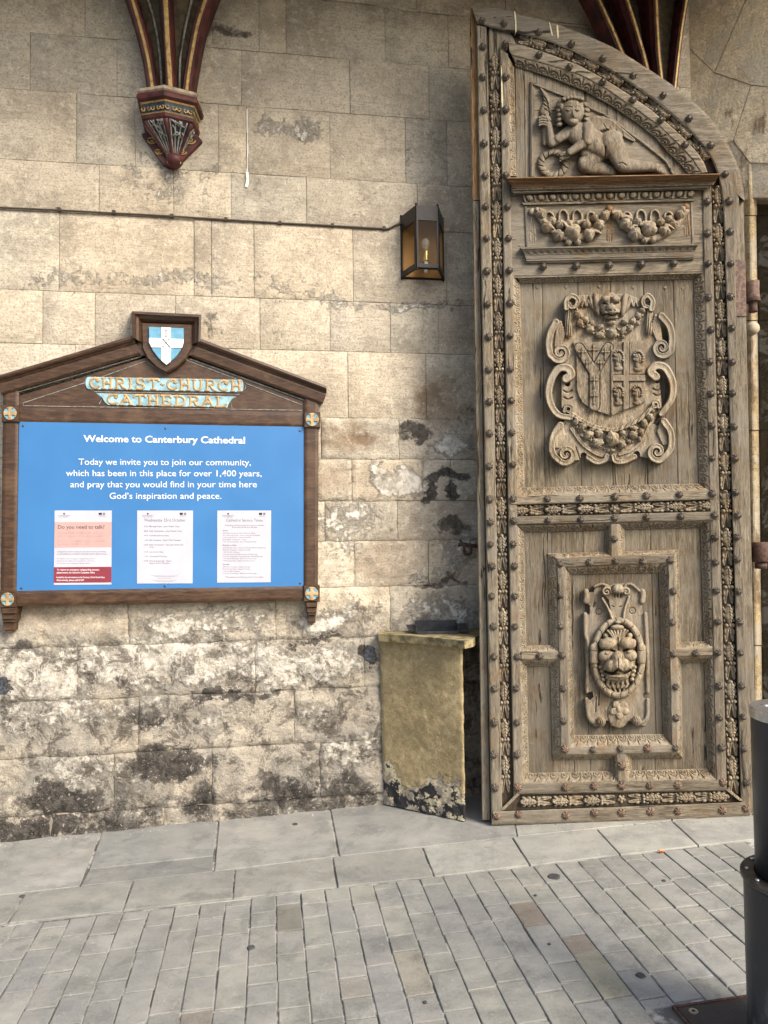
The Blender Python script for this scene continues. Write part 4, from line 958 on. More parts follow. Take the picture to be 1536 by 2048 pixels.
for x0_, x1_, yt, yb2 in ((3, 76, 1392, 1508), (1380, 1436, 1366, 1472)):
    xm = (x0_ + x1_) / 2
    for i, (a, b, h_) in enumerate(((0, .22, .008), (.22, .45, -.004), (.45, .56, -.012), (.56, .88, -.03))):
        ya, ybn = yt + (yb2 - yt) * a, yt + (yb2 - yt) * b; s1 = 2 + i * 2.5
        prism('bracket', zq([(x0_ + s1, ya), (x1_ - s1, ya), (x1_ - s1 - 2, ybn - 1), (x0_ + s1 + 2, ybn - 1)]), S0, h_, -.095, M['signwood'], nb, ch=1.5)
    prism('bracket_drop', zq([(x0_ + 18, yt + (yb2 - yt) * .88), (x1_ - 18, yt + (yb2 - yt) * .88), (xm, yb2)]), S0, -.035, -.09, M['signwood'], nb)
for x, y in ((105, 569), (748, 580), (1355, 591), (97, 1302), (745, 1293), (1356, 1280)):
    c_ = S0.one(*zm(x, y), -.010); v_, f_ = lathe([(.006, 0), (.0055, .002), (.003, .0032)], 12); inst('screw', mesh('screw_head', v_, f_, M['darksteel']).data, nb, c_, S0.mat())
for o in [q for q in bpy.data.objects if q.name.startswith('screw_head')]: bpy.data.objects.remove(o)
def text(name, txt, x0, x1, yl, yr, cap, fr, h, mat, parent, bold=0.0, ext=.0004):
    """lettering set between survey points: x0..x1, baseline yl..yr, cap height in survey pixels"""
    cu = bpy.data.curves.new(name, 'FONT'); cu.body = txt; cu.size = 1; cu.offset = bold; cu.extrude = 0.0; cu.resolution_u = 3
    ob = bpy.data.objects.new('tmp', cu); C.objects.link(ob); dg = bpy.context.evaluated_depsgraph_get(); me = bpy.data.meshes.new_from_object(ob.evaluated_get(dg)); bpy.data.objects.remove(ob)
    n = len(me.vertices); v = np.empty(n * 3); me.vertices.foreach_get('co', v); v = v.reshape(-1, 3)
    a, b = v[:, 0].min(), v[:, 0].max()
    t_ = (v[:, 0] - a) / (b - a); px_ = x0 + t_ * (x1 - x0); py_ = yl + (yr - yl) * t_ - v[:, 1] / .73 * cap
    P = fr(px_, py_, h) - np.array(org(parent)); me.vertices.foreach_set('co', P.astype(np.float32).ravel()); me.materials.clear(); me.materials.append(mat); me.update()
    # turn the faces toward the viewer
    o = bpy.data.objects.new(name, me); me.name = name; C.objects.link(o); o.parent = parent
    return o
def zt(name, txt, x0, x1, y, cap, mat, bold=0, slope=.012, par=nb, h=-.0085, fr=S0):
    a = zm(x0, y); b = zm(x1, y + slope * (x1 - x0)); return text(name, txt, a[0], b[0], a[1], b[1], cap / 2.2588, fr, h, mat, par, bold)
bpn = [o for o in bpy.data.objects if o.name == 'blue_panel'][0]
zt('lettering', 'Welcome to Canterbury Cathedral', 377, 1107, 640, 31, M['white'], .022, .011, bpn)
zt('lettering', 'Today we invite you to join our community,', 355, 1133, 744, 29, M['white'], .003, .004, bpn)
zt('lettering', 'which has been in this place for over 1,400 years,', 298, 1182, 795, 29, M['white'], .003, .002, bpn)
zt('lettering', 'and pray that you would find in your time here', 318, 1160, 846, 29, M['white'], .003, 0, bpn)
zt('lettering', 'God\u2019s inspiration and peace.', 495, 1000, 898, 29, M['white'], .003, 0, bpn)
for nm_, strokes in (('letter', [((750, 136), (750, 166), 3.6), ((744, 137), (757, 137.5), 2), ((744, 165), (757, 165.5), 2)]), ('letter', [((735, 176), (766, 211), 4.6), ((764, 176), (736, 210), 2.2), ((729, 176), (741, 176.5), 2), ((758, 177), (770, 177), 2), ((729, 211), (742, 211), 2), ((759, 212), (772, 212), 2)])):
    vf = []
    for q, ((ax, ay), (bx, by), wd_) in enumerate(strokes):
        d_ = np.array([bx - ax, by - ay], float); d_ /= np.linalg.norm(d_); n_ = np.array([-d_[1], d_[0]]) * wd_ / 2
        z_ = zq([(ax + n_[0], ay + n_[1]), (bx + n_[0], by + n_[1]), (bx - n_[0], by - n_[1]), (ax - n_[0], ay - n_[1])])
        vf.append((S0([p[0] for p in z_], [p[1] for p in z_], .0342 + .00015 * q), [(0, 1, 2, 3)]))
    v_, f_ = join(vf); mesh(nm_, v_, f_, M['black'], sh)
# three paper notices let into the board
def notice(P, label):
    o = prism('paper_notice', zq(P), S0, -.0085, -.012, M['paper'], None); tag(o, label, 'notice'); return o
def reparent(o, p): o.parent = p; return o
NH = -.0079
n1 = notice([(247, 951), (505, 951), (503, 1285), (243, 1287)], 'pink and maroon printed notice headed Do you need to talk, on the blue board')
n2 = notice([(620, 951), (872, 951), (870, 1280), (619, 1281)], 'white printed notice for Wednesday 23rd October, middle of the blue board')
n3 = notice([(982, 951), (1225, 951), (1223, 1275), (981, 1277)], 'white printed notice of cathedral service times, right on the blue board')
prism('pink_block', zq([(246.5, 1003), (504.5, 1003), (504, 1117), (245, 1119)]), S0, -.0081, -.0088, M['pink'], n1)
prism('maroon_block', zq([(243.5, 1207), (503.5, 1205), (503.2, 1276), (243.2, 1278)]), S0, -.0081, -.0088, M['maroon'], n1)
def nl(n_, txt, x0, x1, y, cap, mat=None, bold=0): zt('print_line', txt, x0, x1, y, cap, mat or M['grey_print'], bold, 0, n_, NH)
nl(n1, 'Do you need to talk?', 262, 472, 1033, 17, M['black'], .004)
for y, a, b, t_ in ((1056, 261, 465, 'Are you concerned about the safety of a'), (1071, 261, 466, 'child, young person or vulnerable adult?'), (1093, 261, 474, 'Or is there something that you would like'), (1107, 261, 398, 'to discuss that affects you?')): nl(n1, t_, a, b, y, 10, M['rose_print'])
for y, b, t_ in ((1138, 478, 'A safeguarding concern is anything that may impact the safety and wellbeing'), (1145.5, 478, 'of a child, young person or vulnerable adult, if they are being neglected, harmed'), (1152, 484, 'or at risk of being harmed by others, or themselves, and are in need of protection'),
                 (1171, 430, 'To report a non-emergency safeguarding concern'), (1181, 428, 'please visit the website and complete our online form'), (1192, 408, 'or email the safeguarding team')): nl(n1, t_, 257, b, y, 5.5)
for y, a, b, t_ in ((1222, 257, 448, 'To report an emergency safeguarding concern'), (1235, 257, 428, 'please contact the Cathedral Constables Office'), (1256, 255, 474, 'Located by the main entrance to the Precincts, Christ Church Gate.'), (1269, 255, 380, 'Alternatively, please call 01227')): nl(n1, t_, a, b, y, 8, M['white'], .012)
nl(n2, 'Wednesday 23rd October', 651, 838, 1001, 15, None, .002)
for y, ti, t_, b, bo_ in ((1026, '07:30', 'Morning Prayer - Jesus Chapel, Crypt', 812, 1), (1047, '08:00', 'Holy Communion - Jesus Chapel, Crypt', 822, 1), (1067, '09:00', 'Cathedral opens for visiting', 762, 0), (1088, '11:00', 'Bell Ceremony - South West Transept', 816, 1), (1109, '12:30', 'Holy Communion - Our Lady Undercroft,', 829, 1), (1119, '', 'Crypt', 696, 0),
                         (1141, '16:00', 'Last entry for visiting', 738, 0), (1161, '17:00', 'Doors open for Evensong', 753, 0), (1182, '17:30', 'Choral Evensong* - Quire', 774, 1), (1192, '', 'Sung by the Girl Choristers', 767, 0)):
    if ti: nl(n2, ti, 651, 669, y, 7, None, .01 * bo_)
    nl(n2, t_, 675, b, y, 7.5, None, .008 * bo_)
for y, a, b in ((1247, 680, 804), (1251, 700, 790), (1259, 712, 775), (1268, 688, 798), (1273, 705, 780)): nl(n2, 'The Cathedral is open daily for prayer and worship', a, b, y, 3)
nl(n3, 'Cathedral Service Times', 1022, 1187, 1001, 14, None, .002)
nl(n3, 'The following is the normal pattern, but it does vary occasionally.', 1015, 1193, 1020, 6); nl(n3, 'Please consult the daily list for full details', 1048, 1162, 1029, 6)
y_ = 1044
for hd, rows in (('Sunday', ('08:00 Holy Communion - Book of Common Prayer', '09:15 Morning Prayer - said, or sung by the School', '11:00 Sung Eucharist* - Common Worship', '15:00 Eglise Protestante - Crypt', '17:30 Choral Evensong* - Book of Common Prayer')),
                 ('Monday to Friday', ('07:30 Morning Prayer - Common Worship (09:15 on Bank Hols)', '08:00 Holy Communion - Common Worship', '11:00 The Bell Ceremony', '12:00 Sacrament of Reconciliation (Friday Only)', '12:30 Holy Communion - Common Worship (Wednesday Only)', '17:30 Choral Evensong* - Book of Common Prayer', '17:30 Evening Prayer - Book of Common Prayer')),
                 ('Saturday', ('08:00 Holy Communion - Common Worship', '09:15 Morning Prayer - Common Worship', '11:00 The Bell Ceremony', '17:30 Choral Evensong* - Book of Common Prayer'))):
    nl(n3, hd, 1006, 1006 + 3.9 * len(hd), y_, 6.5, None, .02); y_ += 11.5
    for r_ in rows: nl(n3, r_, 1006, 1006 + 3.35 * len(r_), y_, 6); y_ += 9.8
    y_ += 6
nl(n3, '*These services are usually livestreamed on our website', 1016, 1190, 1254, 6)
for n_, x0, xr in ((n1, 262, 446), (n2, 640, 812), (n3, 1003, 1170)):
    prism('print_emblem', zq([(x0 + 24, 962), (x0 + 31, 962), (x0 + 31, 967), (x0 + 27.5, 971), (x0 + 24, 967)]), S0, NH, -.0088, M['black'], n_)
    nl(n_, 'CANTERBURY', x0, x0 + 54, 976, 5); nl(n_, 'CATHEDRAL', x0 + 4, x0 + 50, 982, 4)
    prism('print_emblem', zq([(xr, 961), (xr + 14, 961), (xr + 14, 971), (xr, 971)]), S0, NH, -.0088, M['black'], n_); nl(n_, 'unesco', xr, xr + 30, 978, 5)
    prism('print_emblem', zq([(xr + 19, 961), (xr + 29, 961), (xr + 29, 971), (xr + 19, 971)]), S0, NH, -.0088, M['grey_print'], n_)

# ------------------------------------------------------------------ plinth beside the door, with its tray
pA, pB = G.one(766, 1612), G.one(931, 1646)
nB = np.array([-(pB - pA)[1], (pB - pA)[0], 0]); nB /= np.linalg.norm(nB)
nB = -nB if nB[1] > 0 else nB
PF = Plane(pA, nB)                                     # front face of the plinth
pl = empty('stone_plinth', (pA + pB) / 2, 'ochre washed stone plinth with chipped black base, between wall and door', 'plinth')
fp = [(758, 1283), (925, 1290), (931, 1643), (842, 1621), (768, 1607)]
# front skin with fine relief, wavy edges
nx_, ny_ = 46, 86; V = []
for j in range(ny_ + 1):
    for i in range(nx_ + 1):
        a, b = i / nx_, j / ny_
        x = (758 * (1 - b) + 768 * b) * (1 - a) + (925 * (1 - b) + 931 * b) * a; y = (1280 * (1 - b) + 1608 * b) * (1 - a) + (1287 * (1 - b) + 1643 * b) * a
        q = Vector((a * 3, b * 6, 3.3)); h = .005 * mn.noise(q) + .0022 * mn.noise(q * 4) + .0018 * mn.noise(q * 11)
        if i in (0, nx_): x += 1.8 * mn.noise(q * 3); h -= .008
        if b > .8: h += (b - .8) * .05 * (mn.noise(q * 4) - .2)
        V.append(tuple(PF.one(x, y, h)))
k = nx_ + 1; F = [(j * k + i, (j + 1) * k + i, (j + 1) * k + i + 1, j * k + i + 1) for j in range(ny_) for i in range(nx_)]
base = len(V); ring = [j * k + nx_ for j in range(ny_ + 1)]
for i in ring: V.append(tuple(np.array(V[i]) + np.array([.015, .34, 0])))
for i in range(ny_): F.append((ring[i], ring[i + 1], base + i + 1, base + i))
mesh('body', V, F, M['plinth'], pl, True)
tz = float(PF.one(758, 1280)[2])
TP = Plane((0, 0, tz + .045), (0, 0, 1), up=(0, 1, 0))
tpoly = [(756, 1268), (778, 1269), (800, 1270.5), (840, 1273), (880, 1276.5), (928, 1282), (946, 1278), (962, 1266), (962, 1256), (880, 1256), (800, 1257), (760, 1261)]
a_ = TP([p[0] for p in tpoly], [p[1] for p in tpoly]); n = len(tpoly); lo_ = a_ - [0, 0, .040]; lo_[:6] += nB * -.008
mesh('top_slab', np.vstack([a_, lo_]), [list(range(n))[::-1]] + [(i, (i + 1) % n, n + (i + 1) % n, n + i) for i in range(n)] + [list(range(n, 2 * n))], M['plinth_top'], pl)
tr = empty('metal_tray', TP.one(880, 1262), 'black metal trough lying on the stone plinth against the wall', 'tray')
def trp(x, y, dz): p = TP.one(x, y); return p + [0, 0, dz]
T4 = [trp(834, 1269, 0), trp(916, 1268, 0), trp(911, 1262.5, 0), trp(830, 1263.5, 0)]
up = np.array([0, 0, 1.0])
def tslab(name, a, b, c, d, th, mat): 
    V = [a, b, c, d, a - up * th, b - up * th, c - up * th, d - up * th]; mesh(name, V, [(0, 1, 2, 3), (7, 6, 5, 4), (0, 4, 5, 1), (1, 5, 6, 2), (2, 6, 7, 3), (3, 7, 4, 0)], mat, tr)
def twall(name, a, b, hgt, th=.005):
    d_ = (b - a) / np.linalg.norm(b - a); s_ = np.cross(d_, up) * th
    V = [a, b, b + s_, a + s_, a + up * hgt, b + up * hgt, b + s_ + up * hgt, a + s_ + up * hgt]; mesh(name, V, [(3, 2, 1, 0), (4, 5, 6, 7), (0, 1, 5, 4), (1, 2, 6, 5), (2, 3, 7, 6), (3, 0, 4, 7)], M['blackmetal'], tr)
tslab('bottom', *[q + up * .006 for q in T4], .005, M['blackmetal'])
twall('side', T4[0], T4[1], .018); twall('side', T4[2], T4[3], .062); twall('end', T4[3], T4[0], .046); twall('end', T4[1], T4[2], .050)
tslab('flange', trp(818, 1267, .02), trp(833, 1269, .012), trp(830, 1263, .04), trp(812, 1264, .04), .004, M['blackmetal']); tslab('flange', trp(917, 1268, .02), trp(938, 1268, .02), trp(934, 1263, .045), trp(912, 1263, .045), .004, M['blackmetal'])
ir = empty('iron_ring', W.one(940, 1092), 'rusty iron ring and staple in the wall beside the door', 'wall ring')
v_, f_ = tube([W.one(918, 1090, .0), W.one(924, 1088, .04), W.one(936, 1090, .05), W.one(956, 1093, .03), W.one(957, 1094, -.03)], .011, 8); mesh('staple', v_, f_, M['rust'], ir, True)
rc = W.one(935, 1100, .05); v_, f_ = tube([rc + W.U * .022 * math.cos(a) + up * .026 * math.sin(a) for a in np.linspace(0, 2 * math.pi, 18)], .007, 8); mesh('ring', v_, f_, M['rust'], ir, True)
v_, f_ = tube([W.one(920, 1080, .02), W.one(928, 1093, .045), W.one(930, 1110, .02)], .006, 6); mesh('chain_link', v_, f_, M['rust'], ir, True)
#PART3

# grit and crumbs of stone fallen along the foot of the wall
gr = []
for i in range(520):
    x = random.uniform(-60, 1500); yb0 = 1685 - .1027 * x + (2 if x < 760 else 0)
    if 760 < x < 990: continue
    p = G.one(x, yb0 + abs(random.gauss(0, 5)) + .5)
    if x > 990: p = G.one(x, 1652 - .024 * (x - 983) + abs(random.gauss(0, 7)))
    r_ = random.choice([.0022, .003, .004, .006]) * random.uniform(.7, 1.3)
    v = np.array([(r_ * math.cos(a) * random.uniform(.6, 1.2), r_ * math.sin(a) * random.uniform(.6, 1.2), 0) for a in np.linspace(0, 6.28, 6)[:-1]] + [(0, 0, r_ * .9)]) + p
    gr.append((v, [(0, 1, 5), (1, 2, 5), (2, 3, 5), (3, 4, 5), (4, 0, 5)]))
v_, f_ = join(gr); tag(mesh('stone_grit', v_, f_, M['mortar']), 'crumbs of stone and grit along the foot of the wall', 'grit', kind='stuff')
# ------------------------------------------------------------------ the carved door leaf
dr = empty('carved_door', D.one(1240, 1643, -.03), 'tall weathered oak door leaf with arched top, carved arms, cherub and iron studs', 'door')
def L_(ya, xa, yb_, xb): return lambda y: xa + (xb - xa) * (y - ya) / (yb_ - ya)
bkL = L_(220, 942, 1376, 960); oL = L_(220, 956, 1376, 977.5); oR = L_(220, 977, 1376, 999.5); iL = L_(220, 1001, 1376, 1023); iR = L_(220, 1018, 1376, 1041); bR = L_(220, 1030, 1376, 1054.5)
rP = L_(593, 1387, 1478, 1413); rB = L_(593, 1409, 1478, 1430); rI = L_(593, 1428, 1478, 1451); rR = L_(593, 1452, 1478, 1478); rO = L_(593, 1472, 1478, 1497); rX = L_(593, 1491, 1478, 1511)
def vl(f, ya, yb_, n=14): return [(f(y), y) for y in np.linspace(ya, yb_, n)]
HP, HR, HB_ = -.050, -.034, -.045         # panel, leaf recess, backing
STR = lambda h=0.0, lo=-.07: [(0, lo), (0, h - .006), (.10, h - .001), (.2, h), (.8, h), (.90, h - .001), (1, h - .006), (1, lo)]
# backing boards that show at the outer edges
band('edge_board', vl(lambda y: bkL(y) + (0 if y > 60 else 2), 16, 400, 8), vl(lambda y: oL(y) + 1, 16, 400, 8), flat(-.035, -.13, .1, .004), D, M['oak_edge'], dr, label='honey coloured bare wood edge board')
band('edge_board', vl(bkL, 402, 1640, 12), vl(lambda y: oL(y) - 1, 402, 1640, 12), flat(-.035, -.13, .1, .006), D, M['oak_v'], dr, wob=.002)
band('edge_board', vl(lambda y: rO(y) - 1, 400, 588, 4), vl(rX, 400, 588, 4), flat(-.030, -.12, .06, .004), D, M['oak_v'], dr)
ep = band('patch_plate', vl(lambda y: rO(y) - 1, 520, 632, 4), vl(lambda y: rX(y) + 1, 520, 632, 4), flat(-.024, -.05, .06, .002), D, simple('red_brown_plate', (.115, .072, .052), .75, var=.4, sc_=80), dr, label='reddish brown patch on the edge board')
band('edge_board', vl(lambda y: rO(y) - 1, 590, 1640, 12), vl(rX, 590, 1640, 12), flat(-.030, -.12, .06, .004), D, M['oak_v'], dr, wob=.003)
# door core: one board behind everything, following the outline
outer = [(944, 14), (985, 16), (1016, 20), (1045, 31), (1080, 38), (1115, 48), (1150, 62), (1190, 78), (1225, 94), (1256, 112), (1290, 134), (1314, 149), (1342, 168), (1368, 188), (1395, 211), (1418, 233), (1440, 261), (1455, 287), (1468, 312), (1476, 333), (1483, 358), (1487, 380), (1489, 402)]
P = outer + [(rX(900), 900), (rX(1630), 1630), (bkL(1630) + 2, 1630)]
a_ = D([p[0] for p in P], [p[1] for p in P], -.055); n = len(P); b_ = a_ + np.array([0, .055, 0])
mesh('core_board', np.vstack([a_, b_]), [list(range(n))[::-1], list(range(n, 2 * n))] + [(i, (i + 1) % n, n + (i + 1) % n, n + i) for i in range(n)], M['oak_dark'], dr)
# arch rings, outside to inside
leafO = [(1002, 60), (1016, 63), (1057, 72), (1099, 84), (1145, 102), (1190, 125), (1232, 149), (1273, 176), (1312, 204), (1347, 233), (1380, 263), (1409, 295), (1424, 320), (1436, 350)]
leafI = [(1018, 84), (1030, 86), (1057, 94), (1107, 111), (1157, 130), (1207, 157), (1256, 188), (1300, 218), (1339, 250), (1370, 278), (1397, 308), (1408, 325), (1415, 344)]
molO = [(1019, 104), (1024, 112), (1095, 130), (1165, 152), (1220, 184), (1273, 220), (1318, 252), (1355, 288), (1384, 318), (1403, 346)]
molI = [(1029, 128), (1032, 133), (1100, 154), (1165, 180), (1220, 210), (1273, 245), (1310, 275), (1339, 308), (1360, 328), (1377, 348)]
band('arch_rail', outer, resamp([(955, 48), (978, 54)] + leafO, 60), STR(0, -.07), D, M['oak_h'], dr, n=60, wob=.003)
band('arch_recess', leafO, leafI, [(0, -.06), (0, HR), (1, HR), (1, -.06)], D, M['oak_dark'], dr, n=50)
band('arch_rail', leafI, molO, STR(-.002, -.07), D, M['oak_h'], dr, n=50, wob=.002)
prism('corner_mitre', [(978, 55), (1004, 59), (1020, 64), (1032, 88), (1018, 96), (1000, 112), (979, 116)], D, HR + .012, -.055, M['oak_v'], dr)
# straight strips
band('stile', vl(oL, 50, 1645, 40), vl(oR, 55, 1632, 40), STR(), D, M['oak_v'], dr, wob=.004)
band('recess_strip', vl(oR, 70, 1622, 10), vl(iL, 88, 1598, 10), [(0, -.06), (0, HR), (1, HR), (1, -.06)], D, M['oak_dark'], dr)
band('stile', vl(iL, 96, 1596, 40), vl(iR, 108, 1570, 40), STR(-.002), D, M['oak_v'], dr, wob=.004)
band('stile', vl(rB, 356, 1558, 40), vl(rI, 352, 1578, 40), STR(-.002), D, M['oak_v'], dr, wob=.004)
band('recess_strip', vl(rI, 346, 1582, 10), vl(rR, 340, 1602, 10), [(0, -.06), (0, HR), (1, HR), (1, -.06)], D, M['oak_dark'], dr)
band('stile', vl(lambda y: rR(y) if y > 420 else float(np.interp(y, [345, 420], [1436, rR(420)])), 345, 1606, 50), vl(lambda y: rO(y) if y > 520 else float(np.interp(y, [345, 398, 520], [1476, 1478, rO(520)])), 345, 1632, 50), STR(), D, M['oak_v'], dr, wob=.005)
# bottom rails, mitred
band('bottom_rail', [(987, 1623), (1489, 1604)], [(983, 1650), (1500, 1636)], STR(.006, -.09), D, M['oak_h'], dr, n=20, wob=.002)
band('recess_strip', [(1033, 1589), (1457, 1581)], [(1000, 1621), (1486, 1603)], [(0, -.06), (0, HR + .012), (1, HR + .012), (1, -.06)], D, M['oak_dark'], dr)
band('mitre_fillet', [(1034, 1586), (1001, 1619)], [(1040, 1589), (1007, 1621)], flat(.002, -.04, .1, .002), D, M['oak_c'], dr); band('mitre_fillet', [(1450, 1579), (1479, 1602)], [(1457, 1577), (1486, 1601)], flat(.002, -.04, .1, .002), D, M['oak_c'], dr)
band('bottom_rail', [(1046, 1567), (1445, 1559)], [(1031, 1589), (1457, 1581)], STR(.004, -.08), D, M['oak_h'], dr, n=20, wob=.002)
# middle rails
band('middle_rail', [(1022, 991), (1428, 981)], [(1022, 1010), (1432, 999)], STR(.002), D, M['oak_h'], dr, n=24, wob=.003)
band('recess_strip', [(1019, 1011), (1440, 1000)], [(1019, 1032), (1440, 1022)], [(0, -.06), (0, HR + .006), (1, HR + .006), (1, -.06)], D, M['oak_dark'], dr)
band('middle_rail', [(1022, 1033), (1434, 1023)], [(1022, 1050), (1434, 1041)], STR(.002), D, M['oak_h'], dr, n=24, wob=.003)
# carved mouldings: sloping faces with leaf-and-tongue relief
def tongue(period, amp=.0042, t0=.12, t1=.9, ph=0.0):
    def f(s, t):
        if t < t0 or t > t1: return np.zeros(len(s))
        q = (t - t0) / (t1 - t0); ss = (s / period + ph) % 1 - .5
        d = np.hypot(ss * 1.15, (q - .95) * .72)
        g = np.exp(-((d - .42) / .075) ** 2) + .9 * np.exp(-((d - .19) / .06) ** 2) * (q > .25) + 1.0 * np.exp(-(np.abs(np.abs(ss) - .5) / .06) ** 2) * (q < .75)
        return -amp * g + amp * .3 * (d < .15)
    return f
def carve(name, A, B, hA, hB, period=23, rev=False, mat=None, amp=.0075):
    """A is the outer (high) edge, B the inner (low) edge"""
    Lm = np.linalg.norm(np.diff(np.array(A, float), axis=0), axis=1).sum(); n = max(8, int(Lm / 1.5))
    ts = np.linspace(0, 1, 13); bow = lambda t: (.004 * math.sin(math.pi * t))
    pr = [(0, -.07)] + [(t, hA + (hB - hA) * t + bow(t)) for t in ts] + [(1, -.07)]
    return band(name, A, B, pr, D, mat or M['oak_c'], dr, n=n, fn=tongue(period, amp), smooth=False)
H0, H1 = -.006, -.044
carve('carved_moulding', molO[1:], molI[1:], H0, -.03, 24)
carve('carved_moulding', vl(iR, 112, 352, 10), vl(bR, 134, 352, 10), H0, -.03, 18, amp=.0065)
# coat-of-arms panel frame
carve('carved_moulding', [(1030, 551), (1409, 542)], [(1042, 567), (1387, 558)], H0, H1, 27)
carve('carved_moulding', vl(lambda y: iR(y) + 0, 551, 991, 8), vl(lambda y: bR(y) + 3, 567, 975, 8), H0, H1, 18, amp=.007)
carve('carved_moulding', [(1409, 542), (rB(980), 981)], [(1387, 558), (rP(966), 967)], H0, H1, 19)
carve('carved_moulding', [(1031, 991), (rB(980), 981)], [(1047, 975), (rP(966), 967)], H0, H1, 22)
# lower panel outer frame
carve('carved_moulding', [(1034, 1051), (1421, 1041)], [(1047, 1065), (1403, 1055)], H0, H1, 24)
carve('carved_moulding', vl(iR, 1051, 1567, 8), vl(bR, 1065, 1546, 8), H0, H1, 18, amp=.007)
carve('carved_moulding', [(rB(1041), 1041), (rB(1559), 1559)], [(rP(1055), 1055), (rP(1537), 1537)], H0, H1, 19)
carve('carved_moulding', [(1042, 1567), (1432, 1559)], [(1058, 1546), (1415, 1537)], H0, H1, 22)
# planks of every panel
def planks(xs_top, xs_bot, yt, yb_, h=HP, mat='oak_p', slope=-.022):
    for (a, b), (c_, d_) in zip(zip(xs_top[:-1], xs_top[1:]), zip(xs_bot[:-1], xs_bot[1:])):
        e = random.uniform(-.0012, .0012)
        sl_ = lambda x: slope * (x - xs_top[0])
        band('plank', [(a + .5, yt + sl_(a)), (c_ + .5, yb_ + sl_(c_))], [(b - .5, yt + sl_(b)), (d_ - .5, yb_ + sl_(d_))], flat(h + e, h - .02, .04, .002), D, M[mat], dr, n=12, wob=.0015)
planks([1038, 1084, 1155, 1220, 1286, 1346, 1392], [1044, 1090, 1163, 1226, 1295, 1356, 1402], 562, 978)
planks([1030, 1048, 1066], [1032, 1050, 1068], 126, 356, -.036, 'oak_v', 0)
# tympanum ground and the raised triangular panel
ty = [(1030, 131)] + molI[2:] + [(1377, 352), (1030, 356)]
prism('tympanum_board', ty, D, -.042, -.06, M['oak_v'], dr)
tri = [(1061, 163), (1100, 178), (1140, 194), (1178, 210), (1213, 228), (1252, 255), (1290, 284), (1314, 302), (1334, 320), (1350, 350), (1061, 354)]
prism('tympanum_panel', tri, D, -.033, -.05, M['oak_h'], dr)
T_ = [(1061, 163), (1140, 194), (1213, 228), (1290, 284), (1334, 320), (1350, 350)]; T2 = [(1067, 171), (1138, 199), (1209, 233), (1285, 289), (1329, 324), (1344, 350)]
band('panel_bead', T_, T2, [(0, -.05), (0, -.026), (.5, -.022), (1, -.028), (1, -.05)], D, M['oak_h'], dr, n=24); band('panel_bead', [(1061, 165), (1061, 353)], [(1069, 172), (1069, 353)], [(0, -.05), (0, -.024), (.4, -.02), (.6, -.03), (1, -.03), (1, -.05)], D, M['oak_v'], dr, n=6)
# cornice shelf and frieze
band('cornice_crown', [(1013, 355), (1440, 347)], [(1024, 375), (1431, 364)], [(0, -.06), (0, .088), (.10, .092), (.16, .084), (.45, .070), (.8, .046), (.95, .042), (1, .042), (1, -.06)], D, M['oak_orange'], dr, n=12, label='orange brown crown of the cornice')
band('cornice_corona', [(1020, 374.5), (1431, 364)], [(1028, 389), (1412, 379)], [(0, -.06), (0, .040), (.16, .044), (.22, .036), (.75, .034), (.8, .028), (1, .012), (1, -.06)], D, M['oak_h'], dr, n=12)
band('bead_row', [(1024, 378), (1428, 367)], [(1025, 381), (1427, 370)], [(0, .02), (0, .044), (.5, .049), (1, .044), (1, .02)], D, M['oak_c'], dr, n=300, fn=lambda s, t: -.004 * (((s / 31) % 1 < .08) | (np.abs((s / 31) % 1 - .18) < .04)))
def egg(s, t):
    ss = (s / 23.) % 1 - .5; d = np.hypot(ss * 1.5, (t - .35) * .9)
    return .010 * dome(np.clip(d / .42, 0, 1)) * (d < .42) - .008 * (d >= .42) * (d < .6) + .003 * (d >= .6) * (np.abs(np.abs(ss) - .5) < .09)
band('egg_and_dart', [(1046, 391), (1392, 382)], [(1050, 404), (1388, 396)], [(0, -.05)] + [(t, .012 - .006 * t) for t in np.linspace(0, 1, 12)] + [(1, -.05)], D, M['oak_c'], dr, n=260, fn=egg)
band('frieze_fillet', [(1044, 405), (1391, 397)], [(1047, 410), (1388, 402)], flat(.004, -.05, .1, .002), D, M['oak_h'], dr)
band('frieze_board', [(1018, 380), (1411, 372)], [(1022, 556), (1412, 546)], [(0, -.06), (0, -.010), (1, -.010), (1, -.06)], D, M['oak_h'], dr, n=10, wob=.002)
prism('frieze_panel', [(1052, 416), (1381, 407), (1383, 490), (1055, 494)], D, -.0145 + .008, -.02, M['oak_h'], dr)
band('panel_bead', [(1049, 412), (1053, 496)], [(1053, 412), (1057, 496)], flat(-.002, -.03, .2, .001), D, M['oak_v'], dr); band('panel_bead', [(1381, 404), (1384, 490)], [(1385, 404), (1388, 490)], flat(-.002, -.03, .2, .001), D, M['oak_v'], dr)
band('lower_cornice', [(1041, 495), (1397, 488)], [(1050, 510), (1390, 502)], [(0, -.05), (0, .030), (.15, .032), (.3, .026), (.8, .014), (1, .012), (1, -.05)], D, M['oak_h'], dr, n=250, fn=lambda s, t: (-.004 * (np.abs((s / 14) % 1 - .5) < .22) if .35 < t < .9 else 0) * np.ones(len(s)))
band('lower_fascia', [(1049, 510.5), (1389, 502.5)], [(1053, 519), (1388, 512)], flat(.010, -.05, .08, .002), D, M['oak_h'], dr, n=8); band('lower_bead', [(1052, 519.5), (1387, 512.5)], [(1054, 527), (1387, 519)], [(0, -.05), (0, .008), (.3, .011), (.6, .004), (1, 0), (1, -.05)], D, M['oak_h'], dr, n=8)
